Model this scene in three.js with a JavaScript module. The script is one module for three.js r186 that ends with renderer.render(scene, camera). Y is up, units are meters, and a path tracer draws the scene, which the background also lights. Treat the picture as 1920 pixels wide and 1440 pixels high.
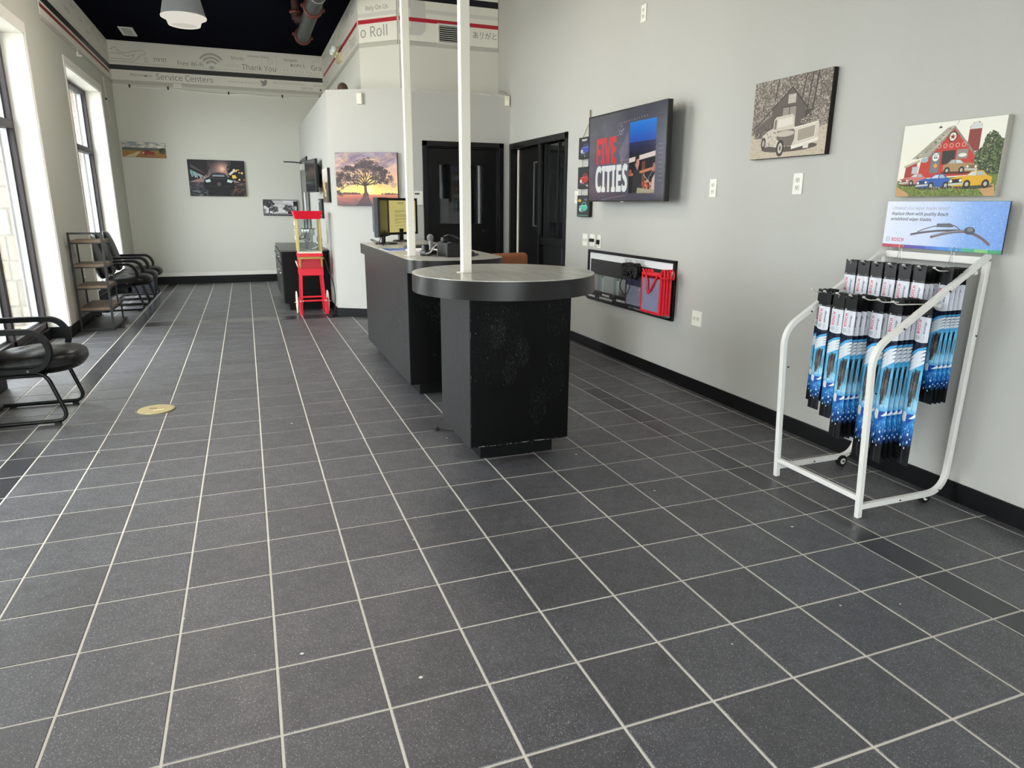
import * as THREE from 'three';
import { RoundedBoxGeometry } from 'three/addons/geometries/RoundedBoxGeometry.js';
import { mergeGeometries, toCreasedNormals } from 'three/addons/utils/BufferGeometryUtils.js';

// ------------------------------------------------------------------ camera, sky, exposure
const scene = new THREE.Scene();
const camera = new THREE.PerspectiveCamera(58.7677, 1920 / 1440, 0.05, 200);
camera.position.set(0.028, 1.44195, 1.71525);
camera.rotation.set(-0.2582, -0.36415, 0.00698, 'YXZ');
camera.updateMatrixWorld(true); camera.updateProjectionMatrix();
scene.background = new THREE.Color().setRGB(0.97, 0.975, 1.0);      // bright overcast sky
scene.backgroundIntensity = 16.5;
const PENDANTS = [[-0.39, -6.6], [-0.39, -3.0], [-0.39, 0.6], [1.3, -4.3]], LAMP = 6.0;   // one seen and three added ceiling lamps (x, z) and their strength
const renderer = new THREE.WebGLRenderer({ antialias: true });
renderer.toneMapping = THREE.LinearToneMapping;
renderer.toneMappingExposure = 0.92;
renderer.shadowMap.enabled = true;

// ------------------------------------------------------------------ helpers
const PI = Math.PI;
let seed = 7;
const rnd = () => { seed = (seed + 0x6D2B79F5) | 0; let t = Math.imul(seed ^ (seed >>> 15), 1 | seed); t = (t + Math.imul(t ^ (t >>> 7), 61 | t)) ^ t; return ((t ^ (t >>> 14)) >>> 0) / 4294967296; };
const rr = (a, b) => a + (b - a) * rnd();
const taken = {};
function numbered(n) { const k = taken[n] = (taken[n] ?? -1) + 1; return k ? n + '_' + String(k).padStart(3, '0') : n; }
function M(color, roughness = 0.6, metalness = 0, extra = {}) { return new THREE.MeshStandardMaterial({ color, roughness, metalness, ...extra }); }
function P(color, roughness, extra = {}) { return new THREE.MeshPhysicalMaterial({ color, roughness, ...extra }); }
function clean(g) {
  if (g.index) g = g.toNonIndexed();
  for (const k of Object.keys(g.attributes)) if (!['position', 'normal', 'uv'].includes(k)) g.deleteAttribute(k);
  if (!g.attributes.uv) g.setAttribute('uv', new THREE.BufferAttribute(new Float32Array(g.attributes.position.count * 2), 2));
  return g;
}
function merge(gs) { gs = [gs].flat(3); return gs.length === 1 ? gs[0] : mergeGeometries(gs.map(clean)); }
function obj(name, gs, mat, parent = scene) {
  const m = new THREE.Mesh(merge(gs), mat);
  m.name = parent === scene ? numbered(name) : name;
  m.castShadow = m.receiveShadow = true;
  parent.add(m); return m;
}
function tag(o, label, category, group) { o.userData.label = label; o.userData.category = category; if (group) o.userData.group = group; return o; }
function thing(name, label, category, [x, y, z] = [0, 0, 0], turn = 0, group) {
  const o = new THREE.Group(); o.name = numbered(name); scene.add(o);
  o.position.set(x, y, z); o.rotation.y = turn; return tag(o, label, category, group);
}
function struct(name, gs, mat) { const m = obj(name, gs, mat); m.userData.kind = 'structure'; return m; }
function structGroup(name) { const g = new THREE.Group(); g.name = numbered(name); g.userData.kind = 'structure'; scene.add(g); return g; }
const B = (w, h, d, x = 0, y = 0, z = 0) => new THREE.BoxGeometry(w, h, d).translate(x, y, z);                  // plain box by centre
const BB = (x0, x1, y0, y1, z0, z1) => B(x1 - x0, y1 - y0, z1 - z0, (x0 + x1) / 2, (y0 + y1) / 2, (z0 + z1) / 2); // by bounds
const RB = (w, h, d, r, x = 0, y = 0, z = 0) => new RoundedBoxGeometry(w, h, d, 2, Math.min(r, w / 2.01, h / 2.01, d / 2.01)).translate(x, y, z);
const RBB = (x0, x1, y0, y1, z0, z1, r = 0.004) => RB(x1 - x0, y1 - y0, z1 - z0, r, (x0 + x1) / 2, (y0 + y1) / 2, (z0 + z1) / 2);
const CY = (r0, r1, h, n = 20, x = 0, y = 0, z = 0) => new THREE.CylinderGeometry(r0, r1, h, n).translate(x, y, z);
const V = (x, y, z) => new THREE.Vector3(x, y, z);
function fillet(pts, rad, closed = false) {
  const p = pts.map((a) => Array.isArray(a) ? V(...a) : a), path = new THREE.CurvePath(), n = p.length;
  let last = closed ? null : p[0], first = null;
  for (let i = closed ? 0 : 1; i < (closed ? n : n - 1); i++) {
    const a = p[(i - 1 + n) % n], b = p[i], c = p[(i + 1) % n];
    const u = a.clone().sub(b), w = c.clone().sub(b), r = Math.min(rad, u.length() * 0.49, w.length() * 0.49);
    const s = b.clone().add(u.setLength(r)), e = b.clone().add(w.setLength(r));
    if (last) path.add(new THREE.LineCurve3(last, s)); else first = s;
    path.add(new THREE.QuadraticBezierCurve3(s, b, e)); last = e;
  }
  path.add(new THREE.LineCurve3(last, closed ? first : p[n - 1]));
  return path;
}
const tube = (pts, r, rad = 0.05, seg = 48, radial = 10) => new THREE.TubeGeometry(fillet(pts, rad), seg, r, radial);
const spline = (pts, r, seg = 40, radial = 8) => new THREE.TubeGeometry(new THREE.CatmullRomCurve3(pts.map((a) => V(...a))), seg, r, radial);
function cap(p, r) { return new THREE.SphereGeometry(r, 10, 8).translate(...p); }
// a flat path in x,y swept with a rectangular section (w in the plane, d across it)
function sweep2(pts, rad, w, d) {
  const path = fillet(pts.map(([x, y]) => [x, y, 0]), rad), line = [];
  for (const c of path.curves) { const k = c.isLineCurve3 ? 1 : 10; for (let i = 0; i < k; i++) line.push(c.getPoint(i / k)); }
  line.push(path.curves[path.curves.length - 1].getPoint(1));
  const L = [], R = [];
  line.forEach((p, i) => {
    const a = line[Math.max(0, i - 1)], b = line[Math.min(line.length - 1, i + 1)];
    const t = b.clone().sub(a).normalize(), nx = -t.y * w / 2, ny = t.x * w / 2;
    L.push(new THREE.Vector2(p.x + nx, p.y + ny)); R.push(new THREE.Vector2(p.x - nx, p.y - ny));
  });
  const g = new THREE.ExtrudeGeometry(new THREE.Shape([...L, ...R.reverse()]), { depth: d - 0.004, bevelEnabled: true, bevelThickness: 0.002, bevelSize: 0.002, bevelOffset: -0.002, bevelSegments: 1 });
  return g.translate(0, 0, -d / 2 + 0.002);
}
function extrude(shape, depth, bevel = 0) { return new THREE.ExtrudeGeometry(shape, { depth, bevelEnabled: bevel > 0, bevelThickness: bevel, bevelSize: bevel, bevelOffset: -bevel, bevelSegments: 2, curveSegments: 24 }); }
function rectShape(x0, x1, y0, y1) { const s = new THREE.Shape(); s.moveTo(x0, y0); s.lineTo(x1, y0); s.lineTo(x1, y1); s.lineTo(x0, y1); s.closePath(); return s; }
function frameShape(x0, x1, y0, y1, t) { const s = rectShape(x0, x1, y0, y1); s.holes.push(rectShape(x0 + t, x1 - t, y0 + t, y1 - t)); return s; }
function metreUV(g, s = 1) {                                       // box-projected uv in metres
  g = clean(g); const p = g.attributes.position, n = g.attributes.normal, uv = g.attributes.uv;
  for (let i = 0; i < p.count; i++) {
    const ax = Math.abs(n.getX(i)), ay = Math.abs(n.getY(i)), az = Math.abs(n.getZ(i));
    if (ay >= ax && ay >= az) uv.setXY(i, p.getX(i) / s, p.getZ(i) / s);
    else if (ax >= az) uv.setXY(i, p.getZ(i) / s, p.getY(i) / s);
    else uv.setXY(i, p.getX(i) / s, p.getY(i) / s);
  }
  return g;
}
function canvasTex(w, h, draw, srgb = true) {
  const c = document.createElement('canvas'); c.width = w; c.height = h;
  const x = c.getContext('2d'); draw(x, w, h);
  const t = new THREE.CanvasTexture(c); if (srgb) t.colorSpace = THREE.SRGBColorSpace; t.anisotropy = 8; return t;
}
function dataTex(n, f, srgb = false) {
  const d = new Uint8Array(n * n * 4);
  for (let j = 0; j < n; j++) for (let i = 0; i < n; i++) { const v = f(i, j); const k = (j * n + i) * 4; d[k] = v[0]; d[k + 1] = v[1]; d[k + 2] = v[2]; d[k + 3] = 255; }
  const t = new THREE.DataTexture(d, n, n); t.magFilter = THREE.LinearFilter; t.minFilter = THREE.LinearMipmapLinearFilter; t.generateMipmaps = true;
  t.wrapS = t.wrapT = THREE.RepeatWrapping; if (srgb) t.colorSpace = THREE.SRGBColorSpace; t.needsUpdate = true; return t;
}
function valueNoise(n, cells) {                                    // tileable
  const g = new Float32Array(cells * cells).map(() => rnd());
  return (i, j) => {
    const x = i / n * cells, y = j / n * cells, a = Math.floor(x), b = Math.floor(y), s = (t) => t * t * (3 - 2 * t), u = s(x - a), v = s(y - b);
    const q = (p, r) => g[((r % cells) + cells) % cells * cells + ((p % cells) + cells) % cells];
    return (q(a, b) * (1 - u) + q(a + 1, b) * u) * (1 - v) + (q(a, b + 1) * (1 - u) + q(a + 1, b + 1) * u) * v;
  };
}

// ------------------------------------------------------------------ materials
const paintNoise = (() => { const a = valueNoise(256, 64), b = valueNoise(256, 16); return dataTex(256, (i, j) => { const v = 128 + (a(i, j) - 0.5) * 150 + (b(i, j) - 0.5) * 60; return [v, v, v]; }); })();
const wallBump = paintNoise.clone(); wallBump.repeat.set(3, 3); wallBump.needsUpdate = true;
const mWallDimmed = M('#bcbbb5', 0.55, 0, { bumpMap: wallBump, bumpScale: 0.0006 });  // one shared wall paint, darkened here to hold down strong light
const mWallBrightened = M('#d8d7cc', 0.6, 0, { bumpMap: wallBump, bumpScale: 0.0008 });  // same paint made lighter, putting in light these walls lack
const mWallLeftToned = M('#c4c3b7', 0.6, 0, { bumpMap: wallBump, bumpScale: 0.0008 });  // same paint again, toned in between to balance the light
const mTrim = M('#ece9e0', 0.45);
const mCeil = P('#090b15', 1.0, { specularIntensity: 0.04 });
const mBase = P('#07080a', 0.48, { specularIntensity: 0.5 });
const mGrout = M('#d9d2c6', 0.85);
const mBrown = M('#2a2124', 0.55, 0.0);
const mBlack = P('#070708', 0.5, { specularIntensity: 0.5 });
const mBlackSatin = P('#08080a', 0.36, { specularIntensity: 0.6 });
const mRubber = M('#0b0b0b', 0.7);
const mWhite = M('#eeece6', 0.4);
const mCream = M('#e9e4d2', 0.45);
const mSteel = M('#c9cacb', 0.22, 1);
const mGlass = P('#f4f8f8', 0.02, { transmission: 1, thickness: 0, ior: 1.5 });
const mDarkGlass = P('#101314', 0.06, { clearcoat: 0.5 });
const mRed = M('#e0142f', 0.38);
const mGold = M('#a98b4d', 0.35, 0.75);
const mWood = (() => {
  const t = canvasTex(512, 256, (c, w, h) => {
    c.fillStyle = '#7b6650'; c.fillRect(0, 0, w, h);
    for (let i = 0; i < 260; i++) { c.strokeStyle = `rgba(${rr(50, 140) | 0},${rr(40, 110) | 0},${rr(30, 80) | 0},0.25)`; c.lineWidth = rr(0.5, 2.5); const y = rr(0, h); c.beginPath(); c.moveTo(0, y); c.bezierCurveTo(w / 3, y + rr(-8, 8), w * 2 / 3, y + rr(-8, 8), w, y + rr(-5, 5)); c.stroke(); }
  }); t.wrapS = t.wrapT = THREE.RepeatWrapping; return M('#ffffff', 0.5, 0, { map: t });
})();

// ------------------------------------------------------------------ the room
const XR = 3.27, XL = -1.86, ZF = -12.02, ZN = 3.4, H = 3.99;
// walls
struct('wall_right', [BB(XR, XR + 0.15, 0, H, ZF - 0.15, -6.86), BB(XR, XR + 0.15, 0, H, -5.2, ZN + 0.15), BB(XR, XR + 0.15, 2.16, H, -6.86, -5.2)].map((g) => metreUV(g)), mWallDimmed);
struct('wall_far', metreUV(BB(XL - 0.4, XR, 0, H, ZF - 0.15, ZF)), mWallBrightened);
const W_TOP = 3.03, WINS = [[-6.84, -4.56], [-10.8, -8.52], [-2.88, -1.3], [2.1, 3.1]];  // last pair out of view, added and sized for their daylight
{
  const g = [], edges = [ZF, ...WINS.slice().sort((a, b) => a[0] - b[0]).flat(), ZN + 0.15];
  for (let i = 0; i < edges.length; i += 2) g.push(BB(XL - 0.36, XL, 0, W_TOP, edges[i], edges[i + 1]));
  g.push(BB(XL - 0.36, XL, W_TOP, H, ZF, ZN + 0.15));
  struct('wall_left', g.map((q) => metreUV(q)), mWallLeftToned);
}
// wall behind the camera with an opening for the added glazing
{
  const z0 = ZN, z1 = ZN + 0.15;
  struct('wall_near', [BB(XL, -1.5, 0, H, z0, z1), BB(1.1, XR, 0, H, z0, z1), BB(-1.5, 1.1, 2.6, H, z0, z1)].map((g) => metreUV(g)), mWallDimmed);
}
struct('ceiling', BB(XL - 0.4, XR + 0.15, H, H + 0.15, ZF - 0.15, ZN + 0.15), mCeil);
// lower partition box (restrooms) and the higher wall set back above it
const PZ = -6.93, PH = 2.765;
{
  const s = new THREE.Shape(); s.moveTo(1.06, 12.02); s.lineTo(1.06, 7.42); s.lineTo(1.9, 6.93); s.lineTo(2.16, 6.93); s.lineTo(2.16, 7.05); s.lineTo(1.93, 7.05); s.lineTo(1.18, 7.5); s.lineTo(1.18, 12.02); s.closePath();
  const ls = new THREE.Shape(); [[1.064, 12.02], [1.064, 7.425], [1.904, 6.936], [3.266, 6.936], [3.266, 7.6], [1.9, 7.6], [1.7, 7.9], [1.7, 12.02]].forEach(([x, z], i) => ls[i ? 'lineTo' : 'moveTo'](x, z)); ls.closePath();
  const ledge = metreUV(extrude(ls, 0.04).rotateX(-PI / 2).translate(0, PH - 0.0395, 0));
  const left = metreUV(extrude(s, PH).rotateX(-PI / 2));
  struct('wall_partition', [left, metreUV(BB(3.14, XR, 0, PH, -7.05, PZ)), metreUV(BB(2.16, 3.14, 2.15, PH, -7.05, PZ)), ledge], mWallDimmed);
  const u = new THREE.Shape(); u.moveTo(1.55, 12.02); u.lineTo(1.55, 7.8); u.lineTo(1.97, 7.38); u.lineTo(3.27, 7.38); u.lineTo(3.27, 7.5); u.lineTo(2.02, 7.5); u.lineTo(1.67, 7.85); u.lineTo(1.67, 12.02); u.closePath();
  struct('wall_upper', metreUV(extrude(u, H - PH + 0.04).rotateX(-PI / 2).translate(0, PH - 0.04, 0)), mWallBrightened);
  // rough painted joint where the lower wall meets the higher one
  const bits = []; for (let i = 0; i < 14; i++) { const x = rr(1.95, 3.2), w = rr(0.03, 0.14); bits.push(RB(w, rr(0.004, 0.012), 0.004, 0.002, x, PH - rr(0.0, 0.02), PZ + 0.001)); }
  struct('trim_1', bits, M('#d9d7cd', 0.7));
}

// floor: slab of grout, tiles laid on it
const T = 0.305, G = 0.008;
const floor = structGroup('floor');
{
  obj('grout_bed', [BB(XL - 0.36, XR + 0.16, -0.15, -0.0022, ZF - 0.05, ZN + 0.1)], mGrout, floor);
  const n = 512, na = valueNoise(n, 9), nb = valueNoise(n, 40), nc = valueNoise(n, 170);
  const make = (lift) => { const sp = new Map(); for (let k = 0; k < 6200; k++) { const i = rnd() * n | 0, j = rnd() * n | 0, v = (rnd() < 0.15 ? -22 : 26 + rnd() * rnd() * 170), r = rr(0.7, 2.7), q = Math.ceil(r); for (let dj = -q; dj <= q; dj++) for (let di = -q; di <= q; di++) { const f = 1 - Math.hypot(di, dj * rr(0.8, 1.3)) / (r + 0.5); if (f > 0) { const key = ((j + dj + n) % n) * n + (i + di + n) % n; sp.set(key, Math.max(sp.get(key) ?? -99, v * Math.min(1, f * 1.6))); } } }
    return dataTex(n, (i, j) => { const b = 54 + lift + (na(i, j) - 0.5) * 12 + (nb(i, j) - 0.5) * 14 + (nc(i, j) - 0.5) * 30, s = sp.get(j * n + i) ?? 0; return [b + 1 + s, b + s, b + 5 + s]; }, true); };
  const rough = dataTex(256, (() => { const a = valueNoise(256, 6), b = valueNoise(256, 30); return (i, j) => { const v = 140 + (a(i, j) - 0.5) * 40 + (b(i, j) - 0.5) * 20; return [v, v, v]; }; })());
  const bump = dataTex(256, (() => { const a = valueNoise(256, 90), b = valueNoise(256, 14); return (i, j) => { const v = 128 + (a(i, j) - 0.5) * 120 + (b(i, j) - 0.5) * 80; return [v, v, v]; }; })());
  const mats = [0, 1, 2, 3].map((k) => P(['#ffffff', '#f2f2f4', '#e9e7e6', '#f6f3f2'][k], 1.0, { ior: 2.15, map: make([0, 3, -2, 1][k]), roughnessMap: rough, bumpMap: bump, bumpScale: 0.00018 }));
  const mGloss = M('#3c3c40', 0.27);
  // one bevelled tile, top at y = 0
  const geos = {};
  const tileGeo = (w, d, v) => geos[[w.toFixed(4), d.toFixed(4), v]] ??= (() => {
    const b = 0.0018, t = 0.006, g = new THREE.BufferGeometry(), x = w / 2, z = d / 2, xi = x - b, zi = z - b;
    const p = [[-xi, 0, -zi], [xi, 0, -zi], [xi, 0, zi], [-xi, 0, zi], [-x, -b, -z], [x, -b, -z], [x, -b, z], [-x, -b, z], [-x, -t, -z], [x, -t, -z], [x, -t, z], [-x, -t, z]];
    const q = [[0, 3, 2, 1], [0, 1, 5, 4], [1, 2, 6, 5], [2, 3, 7, 6], [3, 0, 4, 7], [4, 5, 9, 8], [5, 6, 10, 9], [6, 7, 11, 10], [7, 4, 8, 11]];
    const pos = [], uv = [], fl = v & 1, sw = v & 2, ang = v;
    for (const f of q) for (const i of [f[0], f[1], f[2], f[0], f[2], f[3]]) { const a = p[i]; pos.push(...a); let u = a[0] / T + 0.5, w2 = a[2] / T + 0.5; if (fl) u = 1 - u; if (sw) [u, w2] = [w2, u]; uv.push(u, w2); }
    // wind each face outwards
    for (let k = 0; k < pos.length; k += 9) { const A = V(...pos.slice(k, k + 3)), Bv = V(...pos.slice(k + 3, k + 6)), C = V(...pos.slice(k + 6, k + 9)); const nn = Bv.clone().sub(A).cross(C.clone().sub(A)), cc = A.clone().add(Bv).add(C).divideScalar(3).sub(V(0, -0.004, 0)); if (nn.dot(cc) < 0) { for (let m = 0; m < 3; m++) [pos[k + 3 + m], pos[k + 6 + m]] = [pos[k + 6 + m], pos[k + 3 + m]]; const ui = k / 9 * 6; for (let m = 0; m < 2; m++) [uv[ui + 2 + m], uv[ui + 4 + m]] = [uv[ui + 4 + m], uv[ui + 2 + m]]; } }
    g.setAttribute('position', new THREE.Float32BufferAttribute(pos, 3)); g.setAttribute('uv', new THREE.Float32BufferAttribute(uv, 2)); g.computeVertexNormals(); return g;
  })();
  const cols = [-7.0, -6.5, -5.5, -4.5, -4, -3, -2, -1, 0, 1, 2, 3, 4, 5, 6, 7, 8, 8.5, 9.5, 10.5, 10.72].map((c) => c * T + (c === -7.0 ? -0.0 : 0));
  const rows = []; for (let j = -11; j <= 39; j++) rows.push(j);
  const all = [], frustum = (x, z) => { const p = V(x, 0, z).project(camera); return p; };
  for (let i = 0; i < cols.length - 1; i++) for (const j of rows) {
    const x0 = Math.max(cols[i] + G / 2, XL - 0.2), x1 = Math.min(cols[i + 1] - G / 2, XR), z1 = -j * T - G / 2, z0 = Math.max(-(j + 1) * T + G / 2, ZF);
    if (x1 - x0 < 0.02 || z1 - z0 < 0.02) continue;
    if (x0 > 1.1 && z1 < -7.6) continue;
    const cx = (x0 + x1) / 2, cz = (z0 + z1) / 2;
    const depth = V(cx, 0, cz).applyMatrix4(camera.matrixWorldInverse).z;
    let area = 0;
    if (depth < -0.3) { const c = [[x0, z0], [x1, z0], [x1, z1], [x0, z1]].map(([a, b]) => frustum(a, b)); let s = 0; for (let k = 0; k < 4; k++) { const a = c[k], b = c[(k + 1) % 4]; s += a.x * b.y - b.x * a.y; } const p = frustum(cx, cz); if (Math.abs(p.x) < 1.12 && Math.abs(p.y) < 1.15) area = Math.abs(s); if (cx > 1.2 && cx < 1.65 && cz < -1.9 && cz > -5.2) area = 0; }
    all.push({ x0, x1, z0, z1, cx, cz, area, j, gloss: i === 3 || i === 16 || j === 24 });
  }
  all.sort((a, b) => b.area - a.area);
  const rest = mats.map(() => []), restGloss = [];
  all.forEach((t, k) => {
    const v = rnd() * 4 | 0, m = rnd() * 4 | 0, g = tileGeo(t.x1 - t.x0, t.z1 - t.z0, v);
    if (k < 300 && t.area > 0) { const o = obj('tile' + (k ? '_' + String(k).padStart(3, '0') : ''), g, t.gloss ? mGloss : mats[m], floor); o.position.set(t.cx, (rnd() - 0.5) * 0.0005, t.cz); }
    else (t.gloss ? restGloss : rest[m]).push(g.clone().translate(t.cx, 0, t.cz));
  });
  rest.forEach((r, i) => { const o = obj('tiles', r, mats[i], floor); o.userData.kind = 'stuff'; });
  obj('tiles', restGloss, mGloss, floor).userData.kind = 'stuff';
}

// baseboards
const bb = (x0, x1, z0, z1, h = 0.1) => RBB(x0, x1, 0, h, z0, z1, 0.004);
struct('baseboard_right', [bb(XR - 0.014, XR, -5.18, ZN), bb(XR - 0.014, XR, PZ, -6.9)], mBase);
struct('baseboard_far', [bb(XL, 1.06, ZF, ZF + 0.014, 0.13), bb(XL, 1.06, ZF, ZF + 0.018, 0.135)], mBase);
struct('trim_2', RBB(XL, 1.06, 0.135, 0.2, ZF, ZF + 0.012, 0.003), mTrim);        // pale strip above the far baseboard
{
  const g = [bb(XL, XL + 0.014, -8.52, -6.84, 0.125), bb(XL, XL + 0.014, -4.56, -2.88, 0.125), bb(XL, XL + 0.014, -1.3, 2.1, 0.125), bb(XL, XL + 0.014, ZF, -10.8, 0.125)];
  for (const [a, b] of WINS) { g.push(bb(XL - 0.2, XL + 0.014, a, a + 0.014, 0.125), bb(XL - 0.2, XL + 0.014, b - 0.014, b, 0.125)); }
  struct('baseboard_left', g, mBase);
}
{
  const ang = -Math.atan2(0.49, 0.84), L = Math.hypot(0.84, 0.49);
  const sl = RB(L, 0.11, 0.014, 0.004, 0, 0.055, 0.007).rotateY(ang).translate(1.48, 0, -7.175);
  struct('baseboard_partition', [sl, bb(1.046, 1.06, -10.5, -7.42, 0.11), bb(1.9, 2.12, PZ, PZ + 0.014, 0.11), bb(3.18, XR, PZ, PZ + 0.014, 0.11)], mBase);
}

// windows
WINS.forEach(([z0, z1], k) => {
  const w = structGroup('window_' + (k + 1)), fx = XL - 0.2, fd = 0.13, x0 = fx - fd, x1 = fx, mid = (z0 + z1) / 2, fw = 0.075, sill = 0.12, tr = 2.13;
  obj('window_frame', [RBB(x0, x1, sill, W_TOP, z0, z0 + fw, 0.003), RBB(x0, x1, sill, W_TOP, z1 - fw, z1, 0.003), RBB(x0, x1, sill, W_TOP, mid - fw / 2, mid + fw / 2, 0.003), RBB(x0, x1, W_TOP - 0.06, W_TOP, z0, z1, 0.003), RBB(x0, x1, sill, sill + 0.06, z0, z1, 0.003)], mBrown, w);
  for (const [a, b] of [[z0 + fw, mid - fw / 2], [mid + fw / 2, z1 - fw]]) {
    obj('transom_bar', RBB(x0 + 0.01, x1 + 0.006, tr, tr + 0.075, a, b, 0.003), mBrown, w);
    obj('pane', [BB(fx - 0.05, fx - 0.044, sill + 0.06, tr, a, b)], mGlass, w);
    obj('pane', [BB(fx - 0.05, fx - 0.044, tr + 0.075, W_TOP - 0.06, a, b)], mGlass, w);
    // pale bead outside of the pane, painting in the sky-lit frame side
    obj('glazing_bead', [RBB(fx - 0.1, fx - 0.051, sill + 0.06, W_TOP - 0.06, a, a + 0.022, 0.002), RBB(fx - 0.1, fx - 0.051, sill + 0.06, W_TOP - 0.06, b - 0.022, b, 0.002), RBB(fx - 0.1, fx - 0.051, sill + 0.06, sill + 0.085, a, b, 0.002)], M('#cfd3d6', 0.4, 0.3), w);
  }
  obj('window_sill', RBB(x0, x1 + 0.03, 0, sill, z0, z1, 0.004), mBase, w);
  // white lining of the deep reveal and the flat casing on the wall
  obj('reveal', [BB(fx, XL + 0.001, 0.125, W_TOP, z0, z0 + 0.012), BB(fx, XL + 0.001, 0.125, W_TOP, z1 - 0.012, z1), BB(fx, XL + 0.001, W_TOP - 0.012, W_TOP, z0, z1)], mTrim, w);
  obj('casing', [RBB(XL, XL + 0.014, W_TOP, W_TOP + 0.1, z0 - 0.05, z1 + 0.05, 0.002), RBB(XL, XL + 0.012, 0.125, W_TOP, z0 - 0.045, z0, 0.002), RBB(XL, XL + 0.012, 0.125, W_TOP, z1, z1 + 0.045, 0.002)], mTrim, w);
});
{ // unseen glazed door added behind the camera to light the near floor
  const w = structGroup('added_door_4'), z = ZN + 0.07;
  obj('door_frame', [extrude(frameShape(-1.5, -0.2, 0, 2.6, 0.08), 0.1).translate(0, 0, z - 0.05), extrude(frameShape(-0.2, 1.1, 0, 2.6, 0.08), 0.1).translate(0, 0, z - 0.05)], mBrown, w);
  obj('pane', BB(-1.42, -0.28, 0.08, 2.52, z - 0.004, z + 0.004), mGlass, w); obj('pane', BB(-0.12, 1.02, 0.08, 2.52, z - 0.004, z + 0.004), mGlass, w);
}
// outside: paving and the stone piers between the windows
struct('pavement', BB(-30, 25, -0.4, -0.16, -40, 25), M('#a9a7a0', 0.9));
{
  const stoneMats = ['#6a5f52', '#5c5247', '#75695a', '#66574b', '#6e604f'].map((c) => M(c, 0.9, 0, { bumpMap: paintNoise, bumpScale: 0.006 }));
  const brickMats = ['#6d3f38', '#5c332e', '#7a4a42'].map((c) => M(c, 0.9));
  for (const [z0, z1, pal, redTop] of [[-7.95, -7.15, stoneMats, false], [-12.2, -11.15, stoneMats, true], [-4.35, -3.1, stoneMats, false]]) {
    const p = structGroup('stone_pier'); obj('mortar_core', BB(XL - 0.83, XL - 0.36, -0.16, 4.4, z0 + 0.02, z1 - 0.02), M('#5f584d', 0.95), p);
    let y = -0.16, row = 0;
    while (y < 4.3) {
      const h = redTop && y > 2.2 ? 0.09 : rr(0.19, 0.31); let x = XL - 0.85;
      while (x < XL - 0.37) { const w = Math.min(rr(0.22, 0.5), XL - 0.36 - x), mm = redTop && y > 2.2 ? brickMats[rnd() * 3 | 0] : pal[rnd() * 5 | 0]; if (w > 0.04) obj('stone', metreUV(RBB(x + 0.006, x + w - 0.006, y + 0.006, y + h - 0.006, z1 - 0.06, z1 + rr(0, 0.012), 0.012), 0.5), mm, p); x += w; }
      y += h; row++;
    }
  }
}

// doors
const mDoor = P('#080809', 0.42, { specularIntensity: 0.6 }), mFrameBlk = P('#070708', 0.35, { specularIntensity: 0.7 });
{ // black door in the wall behind the counter
  const d = structGroup('door_1'), x0 = 2.12, x1 = 3.18, top = 2.185, z = PZ;
  obj('door_frame', [RBB(x0, x0 + 0.06, 0, top, z - 0.12, z + 0.02, 0.003), RBB(x1 - 0.06, x1, 0, top, z - 0.12, z + 0.02, 0.003), RBB(x0, x1, top - 0.06, top, z - 0.12, z + 0.02, 0.003), RBB(x0 + 0.06, x0 + 0.075, 0, top - 0.06, z - 0.1, z - 0.02, 0.002), RBB(x1 - 0.075, x1 - 0.06, 0, top - 0.06, z - 0.1, z - 0.02, 0.002), RBB(x0 + 0.06, x1 - 0.06, top - 0.075, top - 0.06, z - 0.1, z - 0.02, 0.002)], mFrameBlk, d);
  const s = rectShape(x0 + 0.075, x1 - 0.075, 0.01, top - 0.08); s.holes.push(rectShape(2.335, 2.93, 1.18, 1.925));
  const leaf = obj('door_leaf', extrude(s, 0.04).translate(0, 0, z - 0.1), mDoor, d);
  obj('glazing_bead', [extrude(frameShape(2.325, 2.94, 1.17, 1.935, 0.02), 0.012).translate(0, 0, z - 0.062), RBB(2.62, 2.64, 1.19, 1.92, z - 0.066, z - 0.054, 0.002), RBB(2.84, 2.855, 1.19, 1.92, z - 0.07, z - 0.06, 0.002)], mBlackSatin, leaf);
  obj('pane', BB(2.345, 2.92, 1.19, 1.915, z - 0.085, z - 0.079), mDarkGlass, leaf);
  obj('notice', BB(2.352, 2.47, 1.2, 1.5, z - 0.0788, z - 0.078), M('#4a4c4e', 0.3), leaf);
  obj('bolt', CY(0.012, 0.012, 0.008, 12).rotateX(PI / 2).translate(2.93, 1.1, z - 0.056), M('#2a2a2b', 0.4), leaf);
}
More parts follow.
